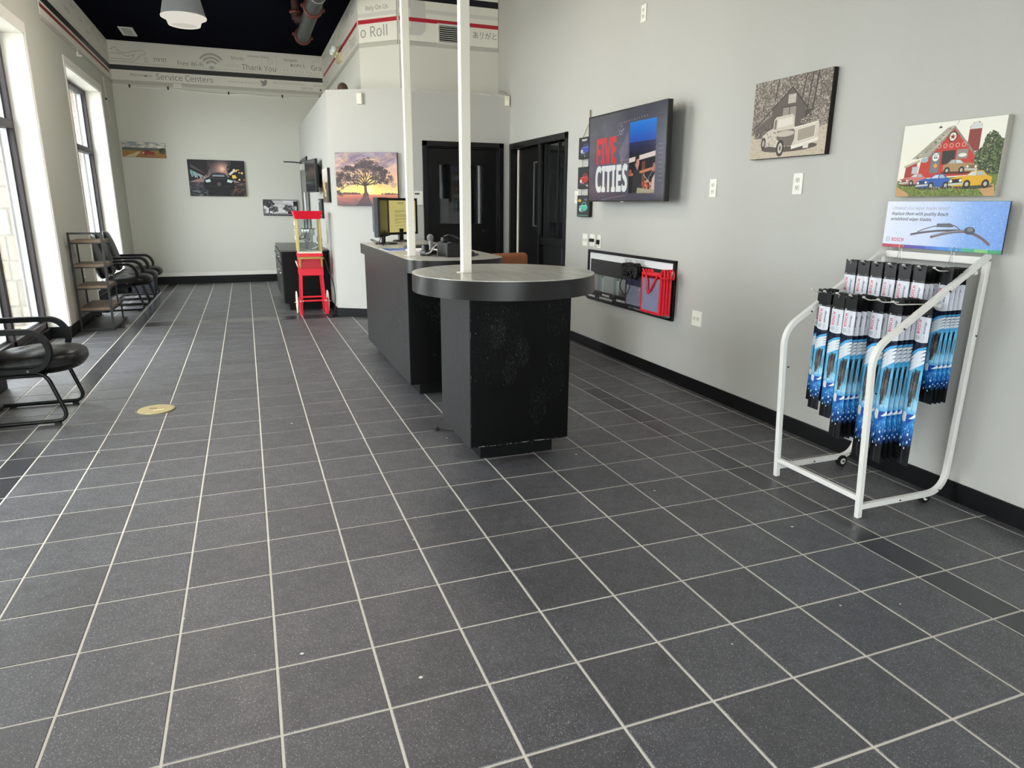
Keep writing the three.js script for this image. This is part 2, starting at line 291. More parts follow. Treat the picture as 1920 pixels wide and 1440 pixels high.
{ // black door with side light in the right wall
  const d = structGroup('door_2'), z0 = -6.9, z1 = -5.18, top = 2.18, xa = XR - 0.018, xb = XR + 0.13, mz = -5.93;
  obj('door_frame', [RBB(xa, xb, 0, top, z0, z0 + 0.05, 0.003), RBB(xa, xb, 0, top, z1 - 0.05, z1, 0.003), RBB(xa, xb, top - 0.07, top, z0, z1, 0.003), RBB(xa, xb, 0, top - 0.07, mz - 0.03, mz + 0.03, 0.003), RBB(xa + 0.015, xb, 0.98, 1.07, mz, z1, 0.003)], mFrameBlk, d);
  const leaf = obj('door_leaf', (() => { const s = rectShape(z0 + 0.12, mz - 0.03, 0.01, top - 0.075); s.holes.push(rectShape(-6.26, -6.0, 1.19, 1.92)); return extrude(s, 0.04).rotateY(-PI / 2).translate(XR + 0.115, 0, 0); })(), mDoor, d);
  obj('pane', BB(XR + 0.09, XR + 0.096, 1.19, 1.92, -6.26, -6.0), mDarkGlass, leaf);
  obj('glazing_bead', [RBB(XR + 0.06, XR + 0.078, 1.18, 1.93, -6.275, -6.255, 0.002), RBB(XR + 0.06, XR + 0.078, 1.92, 1.935, -6.27, -6.0, 0.002), RBB(XR + 0.06, XR + 0.078, 1.175, 1.19, -6.27, -6.0, 0.002)], M('#55575a', 0.3), leaf);
  obj('lit_gap_strip', RBB(XR + 0.06, XR + 0.1, 0.01, top - 0.075, z0 + 0.085, z0 + 0.12, 0.003), M('#d9d3c6', 0.5), d).userData.label = 'pale strip painted as the lit door gap';  // pale colour stands in for light showing through the door gap
  obj('door_handle', [RBB(XR + 0.02, XR + 0.035, 0.86, 1.1, mz - 0.075, mz - 0.055, 0.006), CY(0.006, 0.006, 0.05, 8).rotateZ(PI / 2).translate(XR + 0.055, 0.9, mz - 0.065), CY(0.006, 0.006, 0.05, 8).rotateZ(PI / 2).translate(XR + 0.055, 1.07, mz - 0.065)], M('#3a3a3c', 0.25, 0.8), leaf);
  obj('side_light', BB(XR + 0.05, XR + 0.056, 1.07, top - 0.07, mz + 0.03, z1 - 0.05), mDarkGlass, d);
  obj('side_panel', [RBB(XR + 0.04, XR + 0.07, 0, 0.98, mz + 0.03, z1 - 0.05, 0.003)], mDoor, d);
  obj('glazing_bar', [RBB(XR + 0.03, XR + 0.052, 1.07, top - 0.07, -5.5, -5.485, 0.002), RBB(XR + 0.03, XR + 0.052, 1.07, top - 0.07, -5.87, -5.855, 0.002)], mBlackSatin, d);
  obj('notice', BB(XR + 0.038, XR + 0.0395, 0.78, 1.0 - 0.04, -5.36, -5.25), M('#6a6d6e', 0.3), d);
  obj('backing', BB(XR + 0.13, XR + 0.15, 0, top, z0, z1), mBlack, d);
}
{ // grey door in the partition's left face
  const d = structGroup('door_3'), z0 = -11.95, z1 = -10.55, top = 2.18;
  obj('door_frame', [RBB(1.035, 1.062, 0, top, z1 - 0.05, z1, 0.003), RBB(1.035, 1.062, 0, top, z0, z0 + 0.05, 0.003), RBB(1.035, 1.062, top - 0.05, top, z0, z1, 0.003)], M('#2b2c2c', 0.4), d);
  const leaf = obj('door_leaf', RBB(1.042, 1.062, 0.01, top - 0.05, z0 + 0.05, z1 - 0.05, 0.003), M('#7e817d', 0.5), d);
  obj('door_closer', [RBB(0.98, 1.042, 1.98, 2.08, -11.3, -11.0, 0.008)], M('#d6d4cb', 0.45), leaf);
  obj('closer_arm', [spline([[1.01, 2.1, -11.15], [0.86, 2.115, -11.2], [0.72, 2.12, -11.25]], 0.01, 8)], mBlackSatin, leaf);
  obj('door_handle', [RBB(1.0, 1.03, 1.3, 1.62, -11.02, -10.98, 0.008)], M('#c9c9c9', 0.3, 0.6), leaf);
}

// ------------------------------------------------------------------ counters and posts
const mLam = (() => {
  const t = canvasTex(512, 512, (c, w, h) => { c.fillStyle = '#c6c3ba'; c.fillRect(0, 0, w, h); for (let i = 0; i < 900; i++) { c.fillStyle = `rgba(${rr(20, 110) | 0},${rr(20, 105) | 0},${rr(20, 100) | 0},0.16)`; c.fillRect(rr(-40, w), rr(0, h), rr(30, 200), rr(0.6, 1.6)); } });
  t.wrapS = t.wrapT = THREE.RepeatWrapping; return P('#ffffff', 0.24, { map: t, ior: 1.7 });
})();
const mLamEdge = P('#211f20', 0.34, { specularIntensity: 0.7 });
const worn = (k) => canvasTex(1024, 1024, (c, w, h) => {
  c.fillStyle = '#060607'; c.fillRect(0, 0, w, h);
  for (let i = 0; i < 2600; i++) { c.fillStyle = `rgba(150,150,155,${rr(0.02, 0.09)})`; c.fillRect(rr(0, w), rr(0, h), rr(0.7, 1.8), rr(2, 14)); }
  for (let b = 0; b < 9; b++) { const cx = rr(0.1, 0.9) * w, cy = rr(0.08, 0.75) * h, R = rr(50, 150); for (let i = 0; i < 330; i++) { const a = rr(0, 2 * PI), r = R * Math.sqrt(rnd()); c.strokeStyle = `rgba(200,200,200,${rr(0.1, 0.5)})`; c.lineWidth = rr(0.8, 1.8); c.beginPath(); const x = cx + r * Math.cos(a), y = cy + 1.4 * r * Math.sin(a); c.moveTo(x, y); c.lineTo(x + rr(-6, 6), y + rr(-12, 12)); c.stroke(); } }
  for (let i = 0; i < 26; i++) { c.fillStyle = `rgba(225,225,220,${rr(0.4, 0.9)})`; c.beginPath(); c.ellipse(rr(0, w), rr(0, h), rr(1, 3.2), rr(1, 3.8), 0, 0, 7); c.fill(); }
  for (let i = 0; i < 40; i++) { const x = rr(0, w); c.fillStyle = `rgba(215,212,205,${rr(0.2, 0.8)})`; c.fillRect(x, h - rr(2, 8), rr(6, 50), rr(2, 5)); }
  for (let i = 0; i < 90; i++) { c.fillStyle = `rgba(190,190,190,${rr(0.15, 0.6)})`; c.fillRect(rnd() < 0.5 ? rr(0, 5) : w - rr(0, 6), rr(0, h), rr(1, 3), rr(3, 20)); }
  c.strokeStyle = 'rgba(170,170,170,.5)'; c.lineWidth = 1.5; for (let i = 0; i < 6; i++) { const x = rr(0, w), y = rr(0, h); c.beginPath(); c.moveTo(x, y); c.lineTo(x + rr(-30, 30), y + rr(20, 90)); c.stroke(); }
});
const wornBump = paintNoise.clone(); wornBump.repeat.set(2, 2); wornBump.needsUpdate = true;
const mWorn = [0, 1].map((k) => P('#ffffff', 0.36, { specularIntensity: 0.4, map: (() => { const q = worn(k); q.wrapS = q.wrapT = THREE.RepeatWrapping; return q; })(), bumpMap: wornBump, bumpScale: 0.0007 }));
const sheenScuffs = () => canvasTex(1024, 1024, (c, w, h) => {             // left faces: window sheen painted in as grey streaks, plus scuffs
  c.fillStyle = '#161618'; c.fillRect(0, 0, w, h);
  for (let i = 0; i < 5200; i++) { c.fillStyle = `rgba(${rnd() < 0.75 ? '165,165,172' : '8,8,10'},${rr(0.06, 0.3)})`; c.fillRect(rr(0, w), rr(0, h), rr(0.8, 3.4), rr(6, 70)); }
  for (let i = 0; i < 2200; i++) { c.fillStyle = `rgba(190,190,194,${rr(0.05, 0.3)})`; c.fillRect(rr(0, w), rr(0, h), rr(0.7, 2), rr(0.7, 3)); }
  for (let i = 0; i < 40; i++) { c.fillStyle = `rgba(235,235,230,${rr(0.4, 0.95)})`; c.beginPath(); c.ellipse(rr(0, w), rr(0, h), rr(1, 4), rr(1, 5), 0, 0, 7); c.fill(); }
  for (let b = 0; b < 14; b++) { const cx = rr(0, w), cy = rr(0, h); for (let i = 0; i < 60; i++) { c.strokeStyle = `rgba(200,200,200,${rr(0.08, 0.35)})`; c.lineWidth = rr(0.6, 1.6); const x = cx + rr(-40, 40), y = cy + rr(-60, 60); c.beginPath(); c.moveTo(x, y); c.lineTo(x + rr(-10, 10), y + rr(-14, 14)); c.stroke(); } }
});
const mSheenScuffs = [0, 1].map(() => P('#ffffff', 0.36, { map: sheenScuffs(), bumpMap: wornBump, bumpScale: 0.0006 }));
const mToe = P('#050506', 0.55, { specularIntensity: 0.4 });
{
  const t = thing('round_counter', 'round-topped black pedestal counter nearest the camera, post through its top', 'counter', [1.41, 0, -2.065]);
  obj('pedestal', RB(0.6, 0.858, 0.6, 0.003, 0, 0.529, 0), mWorn[0], t);
  obj('side_panel', RB(0.004, 0.858, 0.6, 0.001, -0.302, 0.529, 0), mSheenScuffs[0], t);  // thin added face carrying the painted window sheen
  obj('toe_kick', RB(0.455, 0.1, 0.44, 0.002, 0.01, 0.05, -0.005), mToe, t);
  const top = new THREE.Shape(); top.absarc(0, 0, 0.531, 0, 2 * PI); 
  const tg = new THREE.ExtrudeGeometry(top, { depth: 0.1, bevelEnabled: true, bevelThickness: 0.002, bevelSize: 0.002, bevelOffset: -0.002, bevelSegments: 2, curveSegments: 64 }).rotateX(-PI / 2);
  obj('counter_top', toCreasedNormals(new THREE.CylinderGeometry(0.529, 0.529, 0.004, 96).translate(0, 1.058, 0), 0.6), mLam, t);
  obj('edge_band', toCreasedNormals(new THREE.CylinderGeometry(0.531, 0.531, 0.098, 96).translate(0, 1.007, 0), 0.6), mLamEdge, t);
  tg.dispose();
}
{
  const t = thing('service_counter', 'long black service counter with rounded end holding monitors and a phone', 'counter', [1.065, 0, -3.4]);
  const X = (x) => x - 1.065, Z = (z) => z + 3.4;
  const body = new THREE.Shape(); [[1.1, 3.26], [1.74, 3.26], [1.74, 5.6], [1.1, 5.22]].forEach(([x, z], i) => body[i ? 'lineTo' : 'moveTo'](X(x), z - 3.4)); body.closePath();
  const bg = extrude(body, 0.858, 0.002).rotateX(-PI / 2).translate(0, 0.1, 0);
  // uv of the two visible faces in metres
  obj('cabinet', metreUV(bg, 1.0), mWorn[1], t);
  obj('side_panel', RB(0.004, 0.858, 1.955, 0.001, X(1.0985), 0.529, Z(-4.24)), mSheenScuffs[1], t);  // added sheet, its colour holds the sheen from the windows
  const toe = new THREE.Shape(); [[1.185, 3.335], [1.66, 3.335], [1.66, 5.5], [1.185, 5.1]].forEach(([x, z], i) => toe[i ? 'lineTo' : 'moveTo'](X(x), z - 3.4)); toe.closePath();
  obj('toe_kick', extrude(toe, 0.1).rotateX(-PI / 2), mToe, t);
  const s = new THREE.Shape(); s.moveTo(X(1.065), 5.25 - 3.4); s.lineTo(X(1.065), 3.17 - 3.4);
  s.bezierCurveTo(X(1.066), 3.02 - 3.4, X(1.15), 2.93 - 3.4, X(1.36), 2.924 - 3.4); s.bezierCurveTo(X(1.56), 2.92 - 3.4, X(1.74), 3.0 - 3.4, X(1.80), 3.16 - 3.4);
  s.lineTo(X(1.815), 3.4 - 3.4); s.lineTo(X(1.805), 5.7 - 3.4); s.closePath();
  obj('counter_top', metreUV(extrude(s, 0.003).rotateX(-PI / 2).translate(0, 1.057, 0), 1), mLam, t);
  obj('edge_band', extrude(s, 0.094, 0.002).rotateX(-PI / 2).translate(0, 0.963, 0), mLamEdge, t);
}
const mPost = M('#ebe6d8', 0.45);
for (const [x, z, label, extra] of [[1.182, -2.065, 'cream square post rising from the round counter top', 0], [1.17, -3.42, 'cream square post rising from the long service counter', 1]]) {
  const t = thing('post', label, 'post', [x, 1.06, z]);
  obj('shaft', RB(0.052, H - 1.06, 0.055, 0.003, 0, (H - 1.06) / 2, 0), mPost, t);
  obj('foot_plate', RB(0.03, 0.004, 0.03, 0.0015, -0.038, 0.002, 0.0), mWhite, t);
}

// ------------------------------------------------------------------ things on the long counter
const TOP = 1.0605;
const mDoc = canvasTex(512, 384, (c, w, h) => {
  c.fillStyle = '#efe089'; c.fillRect(0, 0, w, h); c.fillStyle = '#8c8a60'; c.fillRect(200, 28, 110, 7); c.fillRect(210, 40, 90, 4);
  const lines = [[150, 120, 200], [150, 132, 190], [150, 142, 110], [150, 170, 200], [150, 180, 200], [150, 190, 195], [150, 216, 200], [150, 226, 205], [150, 236, 60], [150, 258, 200], [150, 268, 90], [150, 300, 160], [180, 340, 60]];
  c.fillStyle = '#7b7a58'; for (const [x, y, l] of lines) for (let i = 0; i < l;) { const q = rr(6, 22); c.fillRect(x + i, y, Math.min(q, l - i), 4); i += q + 4; }
});
function monitor(label, [x, y, z], turn, screenMat, thick) {
  const t = thing('monitor', label, 'monitor', [x, y, z], turn);
  obj('base', [CY(0.1, 0.11, 0.014, 32, 0, 0.007, 0.02)], mBlackSatin, t);
  obj('stand', [RB(0.06, 0.12, 0.03, 0.006, 0, 0.07, -0.01)], mBlackSatin, t);
  obj('housing', [RB(0.47, 0.36, thick, 0.012, 0, 0.25, -thick / 2), RB(0.34, 0.26, 0.04, 0.015, 0, 0.245, -thick - 0.005)], M('#3c3e44', 0.45), t);
  obj('bezel', extrude(frameShape(-0.236, 0.236, 0.069, 0.431, 0.024), 0.008).translate(0, 0, 0), mBlackSatin, t);
  obj('screen', new THREE.PlaneGeometry(0.43, 0.32).translate(0, 0.25, 0.002), screenMat, t);
  return t;
}
monitor('black monitor seen almost edge-on, olive reflection painted on screen, at the counter far corner', [1.258, TOP, -4.98], PI / 2 - 0.38, M('#4a3f22', 0.25), 0.05);  // screen base colour has an olive reflection painted in
const docMat = M('#000000', 0.4, 0, { emissive: '#ffffff', emissiveMap: mDoc, emissiveIntensity: 0.62 });
monitor('black monitor showing a yellow document page, behind the counter post', [1.515, TOP, -5.42], 0.58, docMat, 0.05);
tag(obj('monitor_cable', [spline([[1.2, TOP + 0.004, -4.72], [1.16, TOP + 0.03, -4.8], [1.13, TOP + 0.045, -4.95], [1.15, TOP + 0.03, -5.08], [1.2, TOP + 0.008, -5.02], [1.24, TOP + 0.05, -5.08]], 0.004, 40, 6)], mBlack), 'thin black cable looping beside the edge-on monitor base', 'cable');
{
  const t = thing('flyer', 'blue printed flyer lying flat on the long counter', 'flyer', [1.22, TOP, -4.1], 0.05);
  obj('sheet', B(0.26, 0.002, 0.36, 0, 0.001, 0), M('#f0f0ee', 0.5), t);
  obj('print', new THREE.PlaneGeometry(0.25, 0.35).rotateX(-PI / 2).translate(0, 0.0024, 0), M('#ffffff', 0.4, 0, { map: canvasTex(256, 360, (c, w, h) => { c.fillStyle = '#3d5fae'; c.fillRect(0, 0, w, h); for (let i = 0; i < 26; i++) { c.fillStyle = ['#6d8fd6', '#c9d6f0', '#28438c', '#8fb0e8'][rnd() * 4 | 0]; c.fillRect(rr(0, w), rr(0, h), rr(10, 70), rr(6, 40)); } c.fillStyle = '#e8ecf4'; c.fillRect(20, 300, 120, 30); }) }), t);
}
tag(obj('paper_stack', [RB(0.22, 0.012, 0.28, 0.002, 1.36, TOP + 0.006, -3.86), RB(0.2, 0.006, 0.27, 0.002, 1.37, TOP + 0.015, -3.87).rotateY(0.0)], M('#ecebe6', 0.6)), 'small stack of white paper behind the desk phone', 'paper');
{
  const t = thing('keyboard', 'dark keyboard lying on the counter between post and phone', 'keyboard', [1.5, TOP + 0.0, -4.25], 0.5);
  obj('case', RB(0.44, 0.022, 0.15, 0.006, 0, 0.011, 0), M('#2c2c2a', 0.5), t);
  const k = []; for (let r = 0; r < 5; r++) for (let i = 0; i < 14; i++) k.push(RB(0.024, 0.012, 0.022, 0.003, -0.195 + i * 0.03, 0.026, -0.055 + r * 0.027));
  obj('keys', k, M('#45443f', 0.5), t).userData.kind = 'stuff';
}
{
  const t = thing('desk_phone', 'black desk phone with raised handset on the long counter', 'phone', [1.475, TOP, -3.3], 0.15);
  const s = new THREE.Shape(); s.moveTo(-0.11, 0); s.lineTo(0.12, 0); s.lineTo(0.12, 0.03); s.quadraticCurveTo(0.02, 0.085, -0.07, 0.11); s.lineTo(-0.11, 0.1); s.closePath();
  obj('body', extrude(s, 0.17, 0.006).translate(0, 0, -0.08), M('#17181a', 0.35), t);
  obj('handset', [spline([[-0.1, 0.135, 0.02], [-0.05, 0.145, 0.02], [0.04, 0.105, 0.02], [0.1, 0.06, 0.02]], 0.016, 24, 10), RB(0.05, 0.04, 0.05, 0.015, -0.095, 0.122, 0.02), RB(0.05, 0.036, 0.05, 0.015, 0.1, 0.058, 0.02)], M('#1d1e20', 0.28), t);
  obj('keypad', [0, 1, 2, 3].flatMap((r) => [0, 1, 2].map((c) => RB(0.013, 0.008, 0.012, 0.003, -0.02 + c * 0.022, 0.098 - c * 0.011, -0.03 - r * 0.016))), M('#55575a', 0.5), t);
}
{
  const t = thing('headset_dock', 'black headset charger with a bright grey boom left of the phone', 'headset', [1.31, TOP, -3.46], 0.3);
  obj('dock', [RB(0.11, 0.035, 0.09, 0.012, 0, 0.018, 0), RB(0.05, 0.06, 0.05, 0.014, -0.02, 0.05, -0.01)], M('#151617', 0.35), t);
  obj('boom', spline([[-0.06, 0.012, 0.06], [-0.02, 0.025, 0.06], [0.02, 0.06, 0.05], [0.07, 0.085, 0.04]], 0.006, 24, 8), M('#b9babb', 0.3), t);
  obj('ear_cup', [new THREE.SphereGeometry(0.028, 16, 12).scale(1, 1, 0.7).translate(0.055, 0.125, -0.06), RB(0.03, 0.09, 0.03, 0.01, 0.06, 0.07, -0.06)], M('#8b8c8c', 0.4), t);
}
{
  const coil = (x0, x1, z0, z1, n) => { const p = []; for (let i = 0; i <= n * 10; i++) { const a = i / 10 * 2 * PI, u = i / (n * 10); p.push([x0 + (x1 - x0) * u + 0.002 * Math.cos(a), TOP + 0.0095 + 0.0075 * Math.sin(a), z0 + (z1 - z0) * u + 0.0075 * Math.cos(a)]); } return spline(p, 0.0018, n * 12, 5); };
  tag(obj('phone_cord', coil(1.22, 1.38, -3.35, -3.23, 16), mRubber), 'coiled black phone cord lying left of the desk phone', 'cord');
  tag(obj('phone_cord', coil(1.56, 1.66, -3.24, -3.3, 10), mRubber), 'coiled black phone cord lying right of the near post', 'cord');
}
{ // brown office chair behind the counter
  const t = thing('office_chair', 'brown upholstered office chair behind the long counter', 'chair', [2.4, 0, -4.62], 0.25);
  obj('backrest', RB(0.44, 0.5, 0.1, 0.045, -0.02, 0.73, 0.02), M('#8d5330', 0.65), t);
  obj('seat', RB(0.48, 0.1, 0.46, 0.04, 0, 0.45, -0.24), M('#8d5330', 0.65), t);
  obj('column', CY(0.03, 0.03, 0.34, 14, 0, 0.24, -0.24), mBlackSatin, t); obj('back_support', RB(0.06, 0.2, 0.03, 0.008, 0, 0.48, 0.0), mBlackSatin, t);
  for (let k = 0; k < 5; k++) { const a = k / 5 * 2 * PI; obj('leg', [RB(0.27, 0.03, 0.04, 0.01, 0.14, 0.075, 0).rotateY(a).translate(0, 0, -0.24), new THREE.SphereGeometry(0.028, 10, 8).translate(0.27, 0.028, 0).rotateY(a).translate(0, 0, -0.24)], mBlackSatin, t); }
}
tag(obj('power_plug', [RB(0.03, 0.022, 0.026, 0.006, 1.085, 0.011, -2.43), B(0.018, 0.002, 0.006, 1.062, 0.014, -2.437), B(0.018, 0.002, 0.006, 1.062, 0.008, -2.423), spline([[1.1, 0.01, -2.43], [1.13, 0.006, -2.41], [1.16, 0.006, -2.39], [1.195, 0.006, -2.36]], 0.005, 16, 6)], M('#1b1b1c', 0.4)), 'black power plug and cord end on the tiles beside the round counter', 'plug');

// ------------------------------------------------------------------ pictures and screens
function picture(name, label, category, [x, y, z], turn, w, h, d, tex, edge = '#141312', roll = 0, group) {
  const t = thing(name, label, category, [x, y, z], turn, group); t.rotation.order = 'YXZ'; t.rotation.z = roll;
  obj('canvas', RB(w, h, d, 0.004, 0, 0, d / 2), M(edge, 0.7), t);
  obj('print', new THREE.PlaneGeometry(w - 0.004, h - 0.004).translate(0, 0, d + 0.0006), M('#ffffff', 0.55, 0, { map: tex }), t);
  return t;
}
function blob(c, x, y, rx, ry, col, a = 0) { c.fillStyle = col; c.beginPath(); c.ellipse(x, y, rx, ry, a, 0, 7); c.fill(); }
function poly(c, pts, col) { c.fillStyle = col; c.beginPath(); pts.forEach(([x, y], i) => c[i ? 'lineTo' : 'moveTo'](x, y)); c.closePath(); c.fill(); }
function line(c, pts, col, w) { c.strokeStyle = col; c.lineWidth = w; c.lineCap = 'round'; c.beginPath(); pts.forEach(([x, y], i) => c[i ? 'lineTo' : 'moveTo'](x, y)); c.stroke(); }
function grad(c, y0, y1, stops, w) { const g = c.createLinearGradient(0, y0, 0, y1); stops.forEach(([o, k]) => g.addColorStop(o, k)); c.fillStyle = g; c.fillRect(0, y0, w, y1 - y0); }
function foliage(c, x0, x1, y0, y1, n, cols, s0 = 2, s1 = 7) { const wide = x1 - x0 > c.canvas.width * 0.9; for (let i = 0; i < n; i++) { let x = rr(x0, x1), y = rr(y0, y1); if (!wide) { const a = rr(0, 2 * PI), q = Math.sqrt(rnd()) * (0.98 + 0.16 * Math.sin(a * 5 + x0)); x = (x0 + x1) / 2 + (x1 - x0) * 0.54 * q * Math.cos(a); y = (y0 + y1) / 2 + (y1 - y0) * 0.54 * q * Math.sin(a); } blob(c, x, y, rr(s0, s1), rr(s0, s1) * 0.7, cols[rnd() * cols.length | 0], rr(0, 3)); } }

const texTruck = canvasTex(900, 680, (c, w, h) => {
  c.fillStyle = '#6f655c'; c.fillRect(0, 0, w, h);
  foliage(c, 0, w, 0, 470, 5200, ['#544c45', '#645b54', '#7d736a', '#8f857a', '#a59b8e', '#beb4a6', '#5c534c'], 4, 13);
  for (const [x, l] of [[300, 180], [690, 300], [750, 330], [620, 210]]) line(c, [[x, 0], [x - 30, l]], '#332d28', 14);
  poly(c, [[0, 470], [260, 420], [w, 440], [w, h], [0, h]], '#cdbfa9'); foliage(c, 0, w, 450, h, 1200, ['#b9ab95', '#d8ccb8', '#a39682', '#8e8171'], 2, 6);
  // barn
  poly(c, [[70, 380], [250, 300], [250, 440], [60, 440]], '#5d534c'); poly(c, [[250, 240], [470, 92], [640, 260], [640, 470], [250, 470]], '#574d47');
  for (let x = 255; x < 640; x += 16) line(c, [[x, 240], [x, 470]], 'rgba(30,25,22,.5)', 2);
  line(c, [[40, 400], [250, 250], [470, 90], [660, 280]], '#241f1c', 10); line(c, [[250, 300], [50, 400]], '#8b8077', 6);
  c.fillStyle = '#d8d2c6'; c.fillRect(430, 150, 90, 74); for (let y = 160; y < 224; y += 13) line(c, [[430, y], [520, y]], '#857b72', 3);
  c.fillStyle = '#9c9288'; c.fillRect(380, 256, 70, 110); c.fillRect(462, 256, 70, 200); line(c, [[370, 250], [540, 250]], '#2a2421', 6);
  c.fillStyle = '#332d2a'; c.fillRect(640, 300, 80, 130);
  foliage(c, 40, 220, 390, 500, 500, ['#4d463f', '#6f665d', '#3a342f'], 3, 8); foliage(c, 620, 880, 330, 460, 500, ['#5f564e', '#8d8278', '#c2b7a8'], 3, 8);
  // truck
  blob(c, 480, 600, 330, 36, 'rgba(45,38,32,.8)');
  poly(c, [[150, 478], [215, 440], [280, 420], [282, 350], [310, 325], [500, 318], [526, 338], [535, 430], [790, 410], [812, 425], [810, 560], [560, 590], [330, 590], [160, 560]], '#d9d1c1');
  poly(c, [[290, 355], [318, 345], [316, 430], [290, 432]], '#7b736a'); poly(c, [[332, 352], [500, 342], [512, 405], [330, 420]], '#eee9dc');
  poly(c, [[332, 450], [530, 445], [545, 470], [545, 530], [520, 585], [450, 590], [330, 520]], '#6a6058'); blob(c, 430, 478, 110, 26, '#cbc2b1');
  poly(c, [[575, 455], [775, 430], [772, 530], [580, 560]], '#a59b8c'); line(c, [[575, 455], [775, 430], [772, 530], [580, 560], [575, 455]], '#e9e3d5', 9);
  line(c, [[530, 440], [795, 412]], '#f2ecdf', 12); poly(c, [[515, 590], [700, 560], [815, 535], [812, 562], [700, 590], [520, 618]], '#f3efe4'); c.fillStyle = '#e8e1d2'; c.fillRect(655, 575, 60, 44);
  blob(c, 168, 545, 30, 52, '#231f1c'); blob(c, 168, 545, 15, 30, '#b9b0a2'); blob(c, 384, 600, 48, 72, '#231f1c'); blob(c, 384, 600, 27, 46, '#cfc7b8'); blob(c, 384, 600, 12, 22, '#5a524a');
  for (let i = 0; i < 60; i++) blob(c, rr(190, 320), rr(450, 570), rr(2, 7), rr(2, 8), 'rgba(110,98,86,.6)');
  c.fillStyle = 'rgba(95,75,60,.10)'; c.fillRect(0, 0, w, h);
});
picture('wall_canvas', 'sepia canvas print of an old pickup truck before a barn', 'picture', [XR, 1.975, -1.905], -PI / 2, 0.66, 0.475, 0.036, texTruck, '#15110f', -0.0);

function car(c, x, y, s, body, dark, flip = 1) {                    // three-quarter front view of an old coupe
  c.save(); c.translate(x, y); c.scale(s * flip, s);
  blob(c, 10, 36, 125, 12, 'rgba(20,20,15,.6)');
  poly(c, [[-112, 18], [-110, -8], [-60, -22], [-20, -24], [10, -48], [70, -50], [96, -24], [122, -14], [122, 16], [100, 28], [-90, 34]], body);
  poly(c, [[-14, -24], [12, -44], [38, -45], [34, -24]], '#c9d3d8'); poly(c, [[42, -24], [44, -45], [66, -45], [84, -24]], '#a9b4ba');
  poly(c, [[-110, -6], [-40, -10], [-36, 12], [-108, 16]], dark); blob(c, -100, 4, 8, 8, '#efeee4'); blob(c, -46, 1, 8, 8, '#efeee4');
  poly(c, [[-114, 16], [-30, 12], [-28, 22], [-112, 28]], '#c8c6be');
  for (const wx of [-8, 92]) { blob(c, wx, 22, 20, 23, '#15130f'); blob(c, wx, 22, 10, 12, '#b9b5a8'); }
  c.restore();
}
